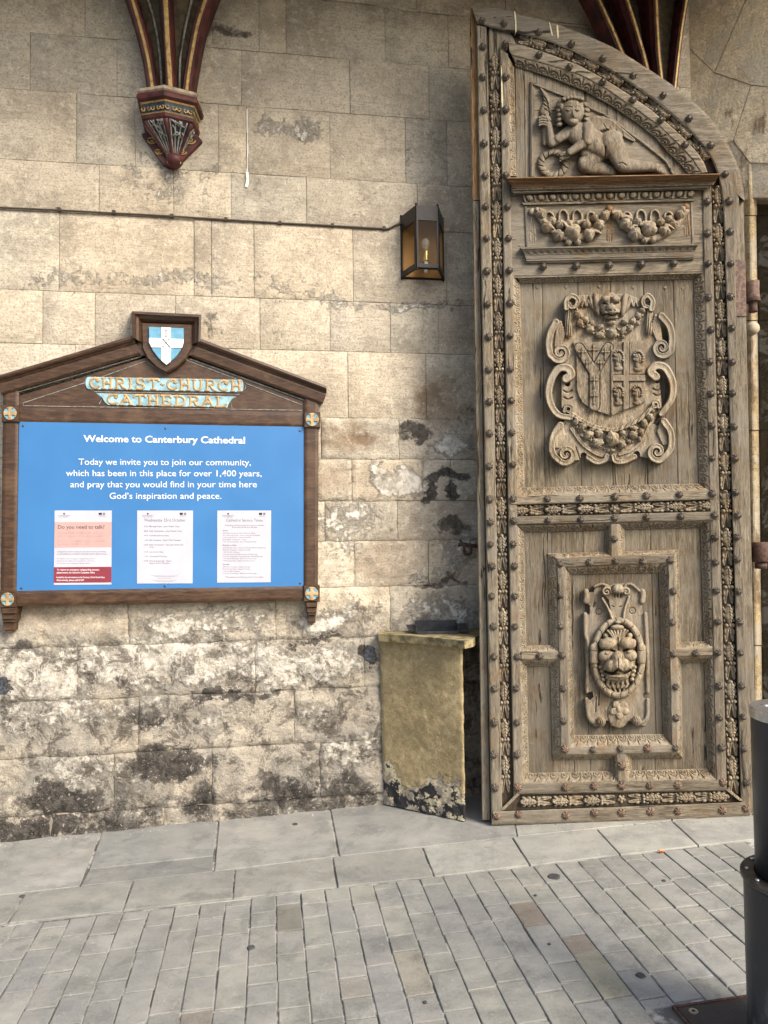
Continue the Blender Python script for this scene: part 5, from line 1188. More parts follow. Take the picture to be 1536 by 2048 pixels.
# inner frame of the lower panel, with its crossbars
OL, ML_, IL_ = ([(1095, 1106), (1105, 1521)], [(1113, 1114), (1122, 1509)], [(1132, 1125), (1141, 1495)])
def fr4(a, b, c, d): return a, b, c, d
q_o = [(1095, 1107), (1358, 1099), (1366, 1516), (1105, 1520)]      # outer foot of bevel
q_1 = [(1113, 1116), (1350, 1107), (1357, 1506), (1121, 1511)]      # strip outer
q_2 = [(1131, 1135), (1335, 1126), (1343, 1490), (1139, 1495)]      # strip inner  (top side)
q_3 = [(1140, 1149), (1318, 1145), (1326, 1468), (1149, 1470)]      # panel
for i, mt in ((0, 'h'), (1, 'v'), (2, 'h'), (3, 'v')):
    j = (i + 1) % 4
    carve('carved_moulding', [q_1[i], q_1[j]], [q_o[i], q_o[j]], -.004, H1, 20)
    band('inner_frame', [q_1[i], q_1[j]], [q_2[i], q_2[j]], STR(.004, -.06), D, M['oak_' + mt], dr, n=20, wob=.004)
    carve('carved_moulding', [q_2[i], q_2[j]], [q_3[i], q_3[j]], -.004, H1, 20)
planks([1136, 1170, 1303, 1324], [1145, 1177, 1312, 1332], 1146, 1473, HP, 'oak_p', -.012)
def cross(A, B, w0, w1, vert, mt):
    # strip with a carved bevel either side
    (ax, ay), (bx, by) = A, B; ox, oy = ((1, 0) if vert else (0, 1))
    a1 = [(ax - ox * w0, ay - oy * w0), (bx - ox * w0, by - oy * w0)]; a2 = [(ax + ox * w0, ay + oy * w0), (bx + ox * w0, by + oy * w0)]
    b1 = [(ax - ox * w1, ay - oy * w1), (bx - ox * w1, by - oy * w1)]; b2 = [(ax + ox * w1, ay + oy * w1), (bx + ox * w1, by + oy * w1)]
    band('crossbar', a1, a2, STR(.001, -.06), D, M['oak_' + mt], dr, n=6, wob=.003)
    carve('carved_moulding', a1, b1, -.005, H1, 17); carve('carved_moulding', a2, b2, -.005, H1, 17)
cross((1229, 1048), (1229.5, 1114), 8, 20, True, 'v'); cross((1242, 1508), (1244, 1562), 9, 21, True, 'v')
cross((1043, 1312), (1119, 1311), 9, 21, False, 'h'); cross((1352, 1305), (1425, 1303), 9, 21, False, 'h')
# side panels round the inner frame
for xt, xb, ya, yb_ in (([1044, 1102, 1104][:2], [1050, 1106], 1060, 1310), ([1050, 1106], [1056, 1112], 1310, 1550), ([1352, 1409], [1360, 1416], 1050, 1305), ([1360, 1412], [1364, 1420], 1304, 1542)):
    planks(xt, xb, ya, yb_, HP, 'oak_p', -.01)
planks([1098, 1102, 1166, 1231, 1301, 1358], [1098, 1102, 1166, 1231, 1301, 1358], 1058, 1112, HP - .001, 'oak_p', -.02)
planks([1106, 1148, 1180, 1243, 1310, 1366], [1106, 1148, 1180, 1243, 1310, 1366], 1508, 1552, HP - .001, 'oak_p', -.02)

# ---- leaf carving along the recesses: one motif, placed many times
def leafmotif(w, L, flip=False):
    rl = Rel(-w / 2, 0, w / 2, L, .55); X, Y = rl.X, L - rl.Y
    t = np.clip((Y - 1) / 37, 0, 1); wl = 8.9 * np.clip(np.sin(math.pi * np.clip(t * .96 + .03, 0, 1)), 0, 1) ** .55 * (.76 + .24 * np.abs(np.cos(t * 3.0 * math.pi + .3)))
    d = np.abs(X) / np.maximum(wl, .01); h = 1.2 + 4.2 * dome(np.clip(d, 0, 1)) - 1.9 * np.exp(-(X / .85) ** 2) - 1.3 * np.exp(-((((Y - np.abs(X) * .8) / 6.2) % 1 - .5) / .14) ** 2) * (np.abs(X) > 1.2)
    rl.H = np.where((d < 1) & (Y > 1) & (Y < 38), h, rl.H); rl.Y = Y
    for sg in (-1, 1):
        rl.cap((sg * 4.0, 46), (sg * 6.2, 64), 4.6, 3.4, 0, 1.0); rl.cap((sg * 6.2, 64), (sg * 6.6, 71), 3.4, 2.2, 0, 1.1); rl.ell((sg * 8.0, 54), 2.6, 5, 0, 3.2)
        rl.cap((sg * 1.6, 46), (sg * 3.2, 58), 2.2, 1.6, 0, 1.3); rl.ell((sg * 6.0, 41), 3.8, 4.0, 0, 5.6); rl.ell((sg * 8.8, 9), 2.0, 4.2, 0, 2.8); rl.ell((sg * 9.2, 21), 1.7, 4.2, 0, 2.8); rl.ell((sg * 9.0, 32), 2.0, 3.6, 0, 3)
        rl.cut([(sg * 3.5, 46), (sg * 6.1, 68)], .9, 1.6)
    rl.ell((0, 41), 2.8, 3.8, 0, 5.6); rl.ell((0, 4), 3.0, 3.6, 1, 5.2)
    H = rl.H; M_ = H > -8; N = M_.copy()
    for ax in (0, 1):
        for q in (1, -1): N |= np.roll(M_, q, ax)
    idx = -np.ones(H.shape, int); idx[N] = np.arange(N.sum())
    V = np.stack([X[N], (rl.Y - L / 2)[N], np.where(M_, H * 1.45, -2)[N]], 1) * PX
    a, b, c, d_ = idx[:-1, :-1], idx[:-1, 1:], idx[1:, 1:], idx[1:, :-1]; ok = (a >= 0) & (b >= 0) & (c >= 0) & (d_ >= 0)
    F = np.stack([a[ok], d_[ok], c[ok], b[ok]], 1)
    o = fastmesh('leaf_carving', V, F, M['oak_leaf'], None); me = o.data; bpy.data.objects.remove(o); return me
LM = leafmotif(23, 74)
Dm = D.mat()
def leafrun(A, B, nmot, wscale=1.0, base=HR, flip=False, path=None):
    P = resamp(path if path is not None else [A, B], nmot * 2 + 1)
    for i in range(nmot):
        p, q = P[2 * i], P[2 * i + 2]; c_ = P[2 * i + 1]; d_ = q - p; Ln = np.hypot(*d_)
        ang = math.atan2(-d_[1], d_[0]) - math.pi / 2 + (math.pi if flip else 0)
        o = inst('leaf_carving', LM, dr, D.one(c_[0], c_[1], base + .005), Dm, (wscale * random.uniform(.96, 1.04), Ln / 74 * .99, 1), ang)
leafrun((989, 108), (1010.5, 1585), 0 or 20, .95); P_ = None
leafrun((1434, 372), (1466, 1588), 16, 1.05)
leafrun(None, None, 8, 1.0, path=[((a[0] + b[0]) / 2, (a[1] + b[1]) / 2) for a, b in zip(resamp(leafO, 20), resamp(leafI, 20))][1:-1], flip=True)
leafrun((1024, 1021.5), (1218, 1016.5), 3, .95, HR + .006, flip=False); leafrun((1434, 1011), (1240, 1016), 3, .95, HR + .006)
leafrun((1040, 1603), (1230, 1599), 3, .9, HR + .012); leafrun((1456, 1592), (1256, 1597), 3, .9, HR + .012)
def rosette(x, y, r_, h, par, np_=5, fr=D, mat=None):
    rl = Rel(x - r_ - 1, y - r_ - 1, x + r_ + 1, y + r_ + 1, .6)
    for k in range(np_):
        a = 2 * math.pi * k / np_ + .3; rl.ell((x + r_ * .58 * math.cos(a), y + r_ * .58 * math.sin(a)), r_ * .42, r_ * .36, 0, 2.6, a)
    rl.ell((x, y), r_ * .34, r_ * .34, 1, 3); return rl.build('rosette', fr, h, mat or M['oak_leaf'], par)
rosette(1229, 1016, 10, HR + .006, dr); rosette(1243, 1598, 9, HR + .012, dr)

# ---- iron studs
def studmesh():
    V, F = [], []; n_ = 16
    prof = [(1.0, -.3), (1.0, .18), (.80, .50), (.45, .80), (.22, .84)]
    for j, (r_, z) in enumerate(prof):
        for i in range(n_):
            a = 2 * math.pi * i / n_; k = 1 + (.10 * math.cos(8 * a) if 0 < j < 4 else 0); zz = z + (.08 * math.cos(8 * a) if j in (2, 3) else 0)
            V.append((r_ * k * math.cos(a), r_ * k * math.sin(a), zz))
    for j in range(len(prof) - 1):
        for i in range(n_): F.append((j * n_ + i, j * n_ + (i + 1) % n_, (j + 1) * n_ + (i + 1) % n_, (j + 1) * n_ + i))
    F.append(tuple((len(prof) - 1) * n_ + i for i in range(n_)))
    me = bpy.data.meshes.new('stud'); me.from_pydata([tuple(q * .0185 for q in v) for v in V], [], F); me.materials.append(M['iron']); me.update(); return me
SM = studmesh()
def c1(L): return [(900 + x / 2.415, y / 2.415) for x, y in L]
def c2(L): return [(940 + x / 2.577, 520 + y / 2.577) for x, y in L]
def c3(L): return [(940 + x / 2.577, 1000 + y / 2.577) for x, y in L]
studs = c1([(160, 225), (160, 372), (165, 530), (165, 692), (170, 848), (173, 997), (178, 1150), (178, 1308), (265, 215), (268, 372), (270, 527), (270, 690), (270, 845), (280, 997), (283, 1150), (287, 1305)])
studs += c1([(155, 100), (262, 112), (430, 155), (588, 212), (740, 282), (885, 365), (1030, 460), (1155, 572), (1262, 700), (1330, 840), (430, 265), (578, 322), (738, 395), (885, 480), (1018, 580), (1137, 697), (1245, 972), (1245, 1125), (1248, 1272), (1350, 970), (1355, 1118), (1358, 1272)])
studs += c1([(452, 1288), (612, 1284), (770, 1281), (926, 1276), (1083, 1272)])
studs += c2([(88, 57), (92, 228), (97, 395), (98, 563), (100, 730), (102, 892), (100, 1062), (103, 1232), (205, 52), (208, 220), (208, 390), (210, 562), (215, 723), (217, 888), (222, 1054), (224, 1230), (400, 1230), (567, 1228), (747, 1220), (910, 1215), (1080, 1208), (403, 1342), (573, 1337), (747, 1328), (912, 1325), (1088, 1320),
             (1230, 190), (1245, 357), (1238, 523), (1243, 688), (1247, 853), (1250, 1020), (1250, 1203), (1345, 187), (1350, 350), (1353, 525), (1353, 685), (1362, 857), (1367, 1022), (1372, 1197)])
rusty = c3([(137, 1630), (250, 1620), (493, 1625), (641, 1612), (780, 1610), (930, 1605), (1071, 1604), (1300, 1598), (1420, 1590), (493, 1482), (641, 1475), (782, 1472), (927, 1472), (1071, 1470), (247, 1482), (1305, 1455), (490, 1285), (783, 1370), (915, 1280)])
studs += c3([(106, 113), (106, 228), (114, 340), (113, 495), (123, 650), (125, 807), (128, 972), (126, 1147), (123, 1312), (130, 1482), (228, 107), (223, 227), (230, 340), (233, 495), (233, 652), (245, 808), (238, 970), (243, 1147), (244, 1312),
             (1262, 77), (1265, 190), (1267, 320), (1272, 467), (1280, 627), (1280, 787), (1285, 958), (1288, 1122), (1300, 1275), (1383, 77), (1377, 190), (1378, 305), (1384, 470), (1392, 627), (1395, 787), (1403, 957), (1408, 1117), (1415, 1282), (1428, 1455),
             (745, 200), (465, 330), (615, 322), (752, 315), (892, 317), (1033, 310), (467, 490), (468, 650), (475, 800), (480, 970), (483, 1138), (1048, 470), (1043, 630), (1050, 793), (1060, 962), (1062, 1123), (1060, 1278), (635, 1288), (775, 1282), (361, 805), (1165, 790)])
for (x, y), rs_ in [(p, 0) for p in studs] + [(p, 1) for p in rusty]:
    k = random.uniform(.9, 1.08) * (1.12 if rs_ else 1)
    o = inst('stud', SM, dr, D.one(x, y, .0045), Dm, (k, k * random.uniform(.93, 1.05), random.uniform(.8, 1.15) * (1 if not rs_ else .8)), random.random() * 3)
    o.color = (1.25, 1.0, .88, 1) if rs_ else (1.0, 1.0, 1.0, 1)
for x, y in c2([(348, 140), (497, 138), (668, 135), (845, 140), (1008, 140), (1096, 143)]):
    prism('rivet_head', [(x, y - 5.5), (x + 4.5, y), (x, y + 5), (x - 4.5, y)], D, HP + .004, HP - .01, M['oak_h'], dr, ch=1)

# ---- fruit used in every garland
def fruitmesh(lobes, name):
    v, f = lathe([(.05, -.2), (.9, -.2), (1.0, .1), (.93, .45), (.72, .74), (.4, .93), (.02, 1.0)], 18)
    for p in v:
        a = math.atan2(p[1], p[0]); r_ = math.hypot(p[0], p[1]); k = 1 - .16 * abs(math.cos(lobes * a / 2)) ** 6 if lobes else 1
        p[0] *= k; p[1] *= k; p[2] *= (1 - (.34 * abs(math.cos(lobes * a / 2)) ** 8 * r_ if lobes else 0))
    me = bpy.data.meshes.new(name); me.from_pydata((v * PX).tolist(), [], [tuple(q) for q in f]); me.polygons.foreach_set('use_smooth', [True] * len(me.polygons)); me.materials.append(M['oak_leaf']); me.update(); return me
FM = [fruitmesh(4, 'fruit'), fruitmesh(5, 'fruit'), fruitmesh(3, 'fruit')]
def fruit(x, y, rx, ry, h, par, kind=0, rot=0): return inst('fruit', FM[kind], par, D.one(x, y, h), Dm, (rx, ry, min(rx, ry) * 1.15), rot)

# ---- frieze swags
def c6(x, y): return (1010 + x / 3.413, 340 + y / 3.413)
FH = -.0065
for k_, (FR, LV, lo) in enumerate((([(240, 300, 40), (285, 395, 40), (360, 450, 42), (460, 428, 56), (570, 445, 46), (640, 380, 38), (680, 315, 36), (435, 370, 30), (550, 372, 34), (375, 372, 34), (432, 497, 24), (495, 497, 24), (320, 350, 28), (610, 330, 26)], [(270, 350, 330, 400), (500, 360, 560, 350), (600, 420, 650, 430), (430, 390, 380, 350), (220, 270, 260, 320)], 185),
                                   ([(765, 310, 38), (820, 372, 44), (880, 440, 50), (980, 408, 56), (1085, 420, 42), (1145, 375, 35), (1115, 340, 30), (1190, 308, 35), (900, 358, 34), (1060, 357, 30), (950, 482, 24), (1005, 482, 24), (845, 330, 24), (1210, 270, 24)], [(800, 320, 860, 330), (930, 370, 1000, 360), (1100, 380, 1150, 400), (860, 400, 900, 380), (740, 290, 790, 300)], 715))):
    g_ = Rel(*c6(lo - 30, 235), *c6(lo + 545, 520), .7)
    x0 = lo + 10
    g_.path([c6(x0 + 20, 290), c6(x0 + 110, 400), c6(x0 + 265, 470), c6(x0 + 420, 400), c6(x0 + 510, 280)], 7, 7, 0, 6)
    for a, b, c_, d_ in LV: g_.path([c6(a, b), c6((a + c_) / 2, (b + d_) / 2 - 8), c6(c_, d_)], 5, 2.5, 4, 7)
    for q in range(4):
        cx = x0 + 110 + q * 95; cy = 325 - (12 if q in (1, 2) else -2); g_.path([c6(cx - 32, cy + 40), c6(cx - 28, cy - 22), c6(cx, cy - 40), c6(cx + 26, cy - 14), c6(cx + 30, cy + 36)], 2.6, 2.6, 0, 4.5)
    g = g_.build('garland', D, FH, M['oak_leaf'], dr)
    for x, y, r_ in FR: fruit(*c6(x, y), r_ / 3.413, r_ / 3.413 * random.uniform(.9, 1.08), FH + .014, g, random.choice([0, 1, 2]), random.random() * 3)
for x0, y0, x1, y1_ in ((186, 285, 192, 490), (713, 262, 716, 488), (1236, 250, 1244, 450)):
    g_ = Rel(*c6(x0 - 50, y0 - 40), *c6(x0 + 50, y1_ + 30), .7); g_.cap(c6(x0, y0), c6(x1, y1_ - 20), 3.2, 7.0, 0, .75); g_.ell(c6(x0, y0), 7, 7, 0, 7); g_.cut([c6(x0 + 2, y0 + 30), c6(x1 + 6, y1_)], 1.2, 2.5); g_.cut([c6(x0 - 6, y0 + 80), c6(x1 - 8, y1_)], 1.0, 2); g_.cut([c6(x0 - 14, y0 + 130), c6(x0 + 16, y0 + 160)], 1, 2.5)
    g_.build('drapery_end', D, FH, M['oak_sheltered_carving'] if x0 != 186 else M['oak_leaf'], dr)

# ---- cherub relief in the tympanum
def c8(x, y): return (1040 + x / 4.8, 150 + y / 4.8)
k8 = 1 / 4.8
g_ = Rel(*c8(140, 100), *c8(1480, 985), .8)
def cp(a, b, ra, rb, z=0, kk=.62): g_.cap(c8(*a), c8(*b), ra * k8, rb * k8, z, (ra + rb) / 2 * k8 * kk)
g_.path([c8(740, 470), c8(850, 470), c8(960, 540), c8(1090, 625)], 17, 3.5, 0, 4, rim=.8)                       # wing
cp((560, 560), (690, 640), 120, 118, 4, .55); cp((690, 640), (800, 690), 118, 122, 4, .55); cp((640, 500), (660, 560), 62, 60, 8, .6)   # trunk
cp((800, 700), (660, 740), 100, 90, 3, .5)
cp((880, 640), (980, 850), 112, 82, 8, .62); cp((990, 870), (1300, 885), 72, 44, 6, .7); cp((1300, 890), (1370, 930), 42, 32, 5, .8)      # near leg
cp((760, 740), (640, 850), 95, 92, 2, .6); cp((640, 860), (880, 925), 92, 50, 2, .6)                             # bent leg
cp((655, 505), (650, 630), 58, 52, 13, .7); cp((650, 630), (480, 740), 52, 36, 13, .7)                          # arm across
cp((480, 540), (370, 610), 60, 46, 7, .7); cp((370, 610), (310, 650), 46, 42, 6, .7); cp((305, 655), (275, 470), 42, 30, 6, .75)          # arm raised
g_.path([c8(240, 660), c8(238, 540), c8(236, 430)], 5.2, 6.5, 1, 5)                                                # torch shaft
g_.path([c8(245, 350), c8(262, 260), c8(238, 190), c8(200, 130)], 12, 2, 0, 6)                                   # flame
for a in range(4): g_.cut([c8(205 + a * 10, 190 + a * 45), c8(240 + a * 12, 220 + a * 45), c8(270 + a * 6, 280 + a * 40)], 1.1, 3)
for q in range(4): g_.path([c8(185, 412 + q * 24), c8(215, 402 + q * 24), c8(248, 408 + q * 24)], 2.7, 2.7, 6, 5)   # fingers round the torch
g_.cap(c8(275, 430), c8(255, 390), 5.5, 4, 6, 5)
for q in range(4): g_.path([c8(470, 745 + q * 16), c8(420, 745 + q * 20), c8(385, 765 + q * 20)], 2.6, 2.0, 8 + q * .2, 4.5)
g_.cap(c8(480, 740), c8(440, 770), 8, 7, 8, 5)
th8 = np.linspace(0, 2 * math.pi, 20); g_.path([c8(318 + 118 * math.cos(a), 850 + 112 * math.sin(a)) for a in th8], 7.4, 7.4, 0, 6)    # wreath
for a in np.linspace(0, 2 * math.pi, 15)[:-1]: g_.cut([c8(318 + 80 * math.cos(a), 850 + 76 * math.sin(a)), c8(318 + 150 * math.cos(a + .35), 850 + 144 * math.sin(a + .35))], 1.0, 2.6)
g_.ell(c8(505, 345), 118 * k8, 138 * k8, 7, 16, .08); g_.ell(c8(505, 440), 62 * k8, 50 * k8, 10, 13)                # head, chin
g_.ell(c8(400, 300), 36 * k8, 70 * k8, 6, 12, -.2)
for sg, cx in ((-1, 385), (1, 628)):
    for q in range(5): g_.ell(c8(cx + sg * (6 + 4 * (q % 2)), 290 + q * 46), 36 * k8, 27 * k8, 6, 10, .5 * sg)      # ringlets
for q in range(6): g_.ell(c8(425 + q * 33, 232 - 18 * math.sin(q / 5 * 3.14)), 26 * k8, 22 * k8, 14, 7)
for cx in (468, 553): g_.ell(c8(cx, 335), 27 * k8, 14 * k8, 20.5, 3.0); g_.cut([c8(cx - 28, 338), c8(cx, 350), c8(cx + 26, 338)], .8, 1.6); g_.cut([c8(cx - 32, 312), c8(cx, 300), c8(cx + 32, 312)], .9, 1.6)
g_.ell(c8(512, 365), 16 * k8, 36 * k8, 20.5, 5.5); g_.ell(c8(512, 385), 20 * k8, 11 * k8, 20.5, 4); g_.cut([c8(494, 419), c8(512, 413), c8(531, 419)], .9, 2.4); g_.ell(c8(512, 431), 22 * k8, 9 * k8, 20.5, 2.6)
g_.cut([c8(600, 560), c8(590, 620), c8(540, 660)], 1.2, 1.6); g_.cut([c8(820, 690), c8(815, 780), c8(790, 830)], 1.8, 4); g_.cut([c8(950, 850), c8(990, 845), c8(1020, 870)], 1.2, 2); g_.cut([c8(1320, 900), c8(1345, 880), c8(1370, 880)], 1.1, 2.2)
for q in range(4): g_.cut([c8(800 + q * 60, 470 + q * 26), c8(830 + q * 55, 520 + q * 26)], .9, 1.6)
g_.build('cherub_relief', D, -.033, M['oak_c'], dr, scale=PX * 1.5, blur=1)

# ---- coat of arms
def c7(x, y): return (1060 + x / 4.8, 570 + y / 4.8)
def P7(L): return [c7(*p) for p in L]
BP = P7([(335, 130), (480, 100), (640, 92), (930, 85), (1080, 150), (1170, 180), (1185, 330), (1250, 420), (1270, 720), (1180, 800), (1240, 900), (1270, 1180), (1180, 1330), (1340, 1400), (1330, 1560), (1210, 1680), (1060, 1650), (1040, 1610), (1005, 1610), (985, 1650), (900, 1700), (770, 1690), (640, 1715), (545, 1690), (540, 1620), (500, 1610), (480, 1680), (330, 1700), (200, 1560), (210, 1400), (330, 1300), (340, 1200), (300, 1180), (300, 900), (400, 830), (240, 740), (180, 600), (200, 400), (330, 480)])
x0, y0 = c7(130, 60); x1, y1_ = c7(1420, 1740)
CH = HP + .0
g_ = Rel(x0, y0, x1, y1_, .9); g_.poly(BP, 8.5)
for c_ in ((515, 1640), (1025, 1625), (360, 950), (1220, 920)): g_.hole(c7(*c_), 6 if c_[1] > 1200 else 5)
for c_ in ((360, 1020), (365, 1085), (1218, 1000), (1222, 1050)): g_.cut(P7([(c_[0] - 40, c_[1] - 6), (c_[0], c_[1] + 14), (c_[0] + 40, c_[1] - 6)]), 1.6, 4)
g_.cut(P7([(440, 1560), (480, 1680)]), 1, 4); g_.cut(P7([(575, 1215), (540, 1290)]), 1, 3)
ct = g_.build('coat_of_arms', D, CH, M['oak_leaf'], dr, blur=1)
def scroll(P, r0, r1, z=8, k=9, rim=1.6):
    P = P7(P); xs = [p[0] for p in P]; ys = [p[1] for p in P]; g = Rel(min(xs) - r0 - 2, min(ys) - r0 - 2, max(xs) + r0 + 2, max(ys) + r0 + 2, .8); g.path(P, r0, r1, z, k, rim); return g
def spiral(cx, cy, r0, a0, turns, n=14, sg=1): return [(cx + r0 * (1 - .88 * t) * math.cos(a0 + sg * turns * 2 * math.pi * t), cy + r0 * (1 - .88 * t) * math.sin(a0 + sg * turns * 2 * math.pi * t)) for t in np.linspace(0, 1, n)]
for P, r0, r1 in (([(248, 360), (200, 450), (180, 560), (192, 660)] + spiral(292, 648, 88, 2.7, 1.45, 16, -1), 8, 3.6),
                  ([(1262, 300), (1335, 390), (1362, 500), (1355, 590)] + spiral(1268, 600, 90, .35, 1.45, 16, 1), 8, 3.6),
                  ([(292, 1345), (232, 1430), (208, 1540), (225, 1630)] + spiral(345, 1625, 92, 2.6, 1.45, 16, -1)[1:], 7.5, 3.6),
                  ([(1285, 1310), (1345, 1400), (1358, 1500), (1338, 1590)] + spiral(1222, 1600, 92, .5, 1.45, 16, 1)[1:], 7.5, 3.6),
                  ([(345, 900), (395, 860), (360, 800), (280, 800), (215, 880), (182, 980), (180, 1080), (215, 1180), (280, 1250), (385, 1272)], 9.5, 6.5),
                  ([(1205, 880), (1160, 830), (1210, 775), (1290, 790), (1345, 870), (1372, 960), (1368, 1060), (1335, 1140), (1262, 1235)], 9.5, 6.5),
                  ([(560, 1655), (640, 1700), (720, 1680), (735, 1640)], 6, 5), ([(1000, 1650), (900, 1695), (820, 1690), (800, 1640)], 6, 5),
                  ([(350, 220), (350, 150), (400, 105), (455, 140), (440, 200), (395, 215), (375, 180)], 6, 4), ([(1165, 230), (1175, 150), (1130, 100), (1085, 140), (1095, 200), (1130, 210)], 6, 4),
                  ([(330, 1210), (350, 1160), (395, 1170), (390, 1215), (360, 1215)], 4.5, 3), ([(1240, 1170), (1225, 1120), (1185, 1130), (1190, 1170), (1215, 1170)], 4.5, 3)):
    scroll(P, r0, r1).build('scroll', D, CH, M['oak_leaf'], ct, blur=0)
for sx, cx, cy, up_ in ((1, 270, 500, 1), (-1, 1230, 440, 1), (1, 270, 1470, 1), (-1, 1290, 1440, 1)):
    g = Rel(*c7(cx - 100, cy - 170), *c7(cx + 100, cy + 130), .8)
    for q in range(5): g.path(P7([(cx + sx * (20 + 10 * q), cy - 140 + q * 26), (cx - sx * (12 - 12 * q), cy - 60 + q * 22), (cx - sx * (30 - 10 * q), cy + 90)]), 4.0, 2.2, 8, 4)
    g.build('acanthus_leaf', D, CH, M['oak_leaf'], ct)
# shield with its charges
x0, y0 = c7(390, 510); x1, y1_ = c7(1150, 1280); g_ = Rel(x0, y0, x1, y1_, .6)
SP = P7([(412, 552), (780, 545), (1135, 535), (1105, 600), (1108, 1115), (1000, 1165), (860, 1215), (785, 1258), (700, 1230), (600, 1200), (505, 1130), (465, 1060), (450, 1000), (445, 650)])
g_.poly(SP, 12.5)
def raise_(P, r, dz, rim=True):
    P = P7(P); best = np.full(g_.X.shape, 9.)
    for a, b in zip(P[:-1], P[1:]): best = np.minimum(best, seg(g_.X, g_.Y, *a, *b, r, r)[0])
    g_.H = np.where(g_.H > 5, g_.H + dz * (best < 1) - (1.6 * np.exp(-((best - 1.12) / .10) ** 2) if rim else 0), g_.H)
raise_([(785, 545), (788, 1235)], 1.8, 2, False)
YP = [(470, 610), (615, 830), (745, 605)]; bst = np.minimum.reduce([seg(g_.X, g_.Y, *c7(470, 605), *c7(615, 840), 9, 9)[0], seg(g_.X, g_.Y, *c7(748, 600), *c7(618, 840), 9, 9)[0], seg(g_.X, g_.Y, *c7(617, 840), *c7(617, 1165), 9.6, 9.6)[0]])
g_.H = np.where(g_.H > 5, g_.H + 2.2 * (bst < 1) - 2 * np.exp(-((bst - 1.1) / .10) ** 2), g_.H)
vb = np.abs(g_.X - c7(922, 0)[0]) < 5.4; hb_ = (np.abs(g_.Y - c7(0, 892)[1] - (g_.X - c7(922, 0)[0]) * -.0) < 6) & (g_.X > c7(795, 0)[0]); u_ = vb | hb_
g_.H = np.where((g_.H > 5) & (g_.X > c7(795, 0)[0]), g_.H + 2.4 * u_ - 1.2 * ((~u_) & ((np.abs(np.abs(g_.X - c7(922, 0)[0]) - 6.2) < .9) | (np.abs(np.abs(g_.Y - c7(0, 892)[1]) - 6.9) < .9))), g_.H)
for cx, cy, s_ in ((610, 620, 44), (500, 640, 32), (725, 640, 32), (545, 745, 28), (680, 745, 28), (617, 910, 34), (617, 1060, 34)):
    raise_([(cx - s_, cy), (cx + s_, cy)], 2.2, 1.8); raise_([(cx, cy - s_), (cx, cy + s_ * 2.3)], 1.8, 1.8)
for cx, cy, s_ in ((850, 700, 1.0), (1040, 705, 1.0), (850, 1040, .95), (1032, 1035, .95)):
    for dx, dy, rx, ry, k_ in ((0, 0, 46, 60, 5), (-6, 60, 26, 40, 4), (0, 100, 44, 26, 3), (-42, 8, 12, 9, 5)):
        g_.ell(c7(cx + dx * s_, cy + dy * s_), rx * k8 * s_, ry * k8 * s_, 12.5, k_)
    for q in range(9): a = -2.7 + q * .40; g_.ell(c7(cx + 46 * s_ * math.cos(a), cy - 8 + 62 * s_ * math.sin(a)), 14 * k8, 14 * k8, 13.5, 5)
    g_.cut(P7([(cx - 34 * s_, cy - 10), (cx - 12 * s_, cy - 8)]), .9, 2.2); g_.cut(P7([(cx - 36 * s_, cy + 30), (cx - 14 * s_, cy + 30)]), .8, 2.2); g_.cut(P7([(cx - 12 * s_, cy - 45), (cx + 8 * s_, cy), (cx + 10 * s_, cy + 50)]), .7, 1.2)
g_.build('shield', D, CH, M['oak_leaf'], ct, blur=0)
# grotesque mask on top
x0, y0 = c7(560, 70); x1, y1_ = c7(960, 345); g_ = Rel(x0, y0, x1, y1_, .7)
def e7(cx, cy, rx, ry, z, k, rot=0): g_.ell(c7(cx, cy), rx * k8, ry * k8, z, k, rot)
e7(770, 200, 105, 130, 10, 12); e7(725, 135, 42, 34, 18, 9); e7(825, 135, 42, 34, 18, 9); e7(775, 215, 50, 46, 18, 11); e7(800, 255, 62, 34, 18, 10); e7(735, 262, 40, 26, 16, 9); e7(775, 310, 72, 20, 10, 9)
for sg in (-1, 1): e7(770 + sg * 130, 190, 34, 120, 8, 9, sg * .15); e7(770 + sg * 175, 180, 22, 90, 8, 6, sg * .3)
g_.cut(P7([(700, 285), (750, 278), (780, 290), (840, 270)]), 1.8, 7); g_.cut(P7([(700, 175), (745, 185)]), 1.4, 5); g_.cut(P7([(800, 185), (850, 172)]), 1.4, 5); g_.cut(P7([(775, 120), (772, 180)]), 1.3, 4); g_.cut(P7([(770, 238), (775, 245)]), 1.4, 4); g_.cut(P7([(808, 240), (815, 244)]), 1.4, 4)
g_.build('grotesque_mask', D, CH, M['oak_leaf'], ct, blur=0)
for P, r0, r1 in (([(372, 230), (365, 330), (375, 470)], 4, 8.5), ([(1142, 240), (1135, 340), (1150, 450)], 4, 8.5)):
    g = scroll(P, r0, r1, 8, 6, 0); g.X, g.Y
    g.H = g.H + np.where(g.H > 0, 1.4 * np.sin(g.X * 1.5 + g.Y * .1), 0); g.build('drapery_end', D, CH, M['oak_leaf'], ct, blur=0)
for cx in (540, 990): g = scroll([(cx - 45, 200), (cx - 20, 150), (cx, 200), (cx + 20, 150), (cx + 45, 200)], 3, 3, 8, 5, 0); g.build('strap_knot', D, CH, M['oak_leaf'], ct)
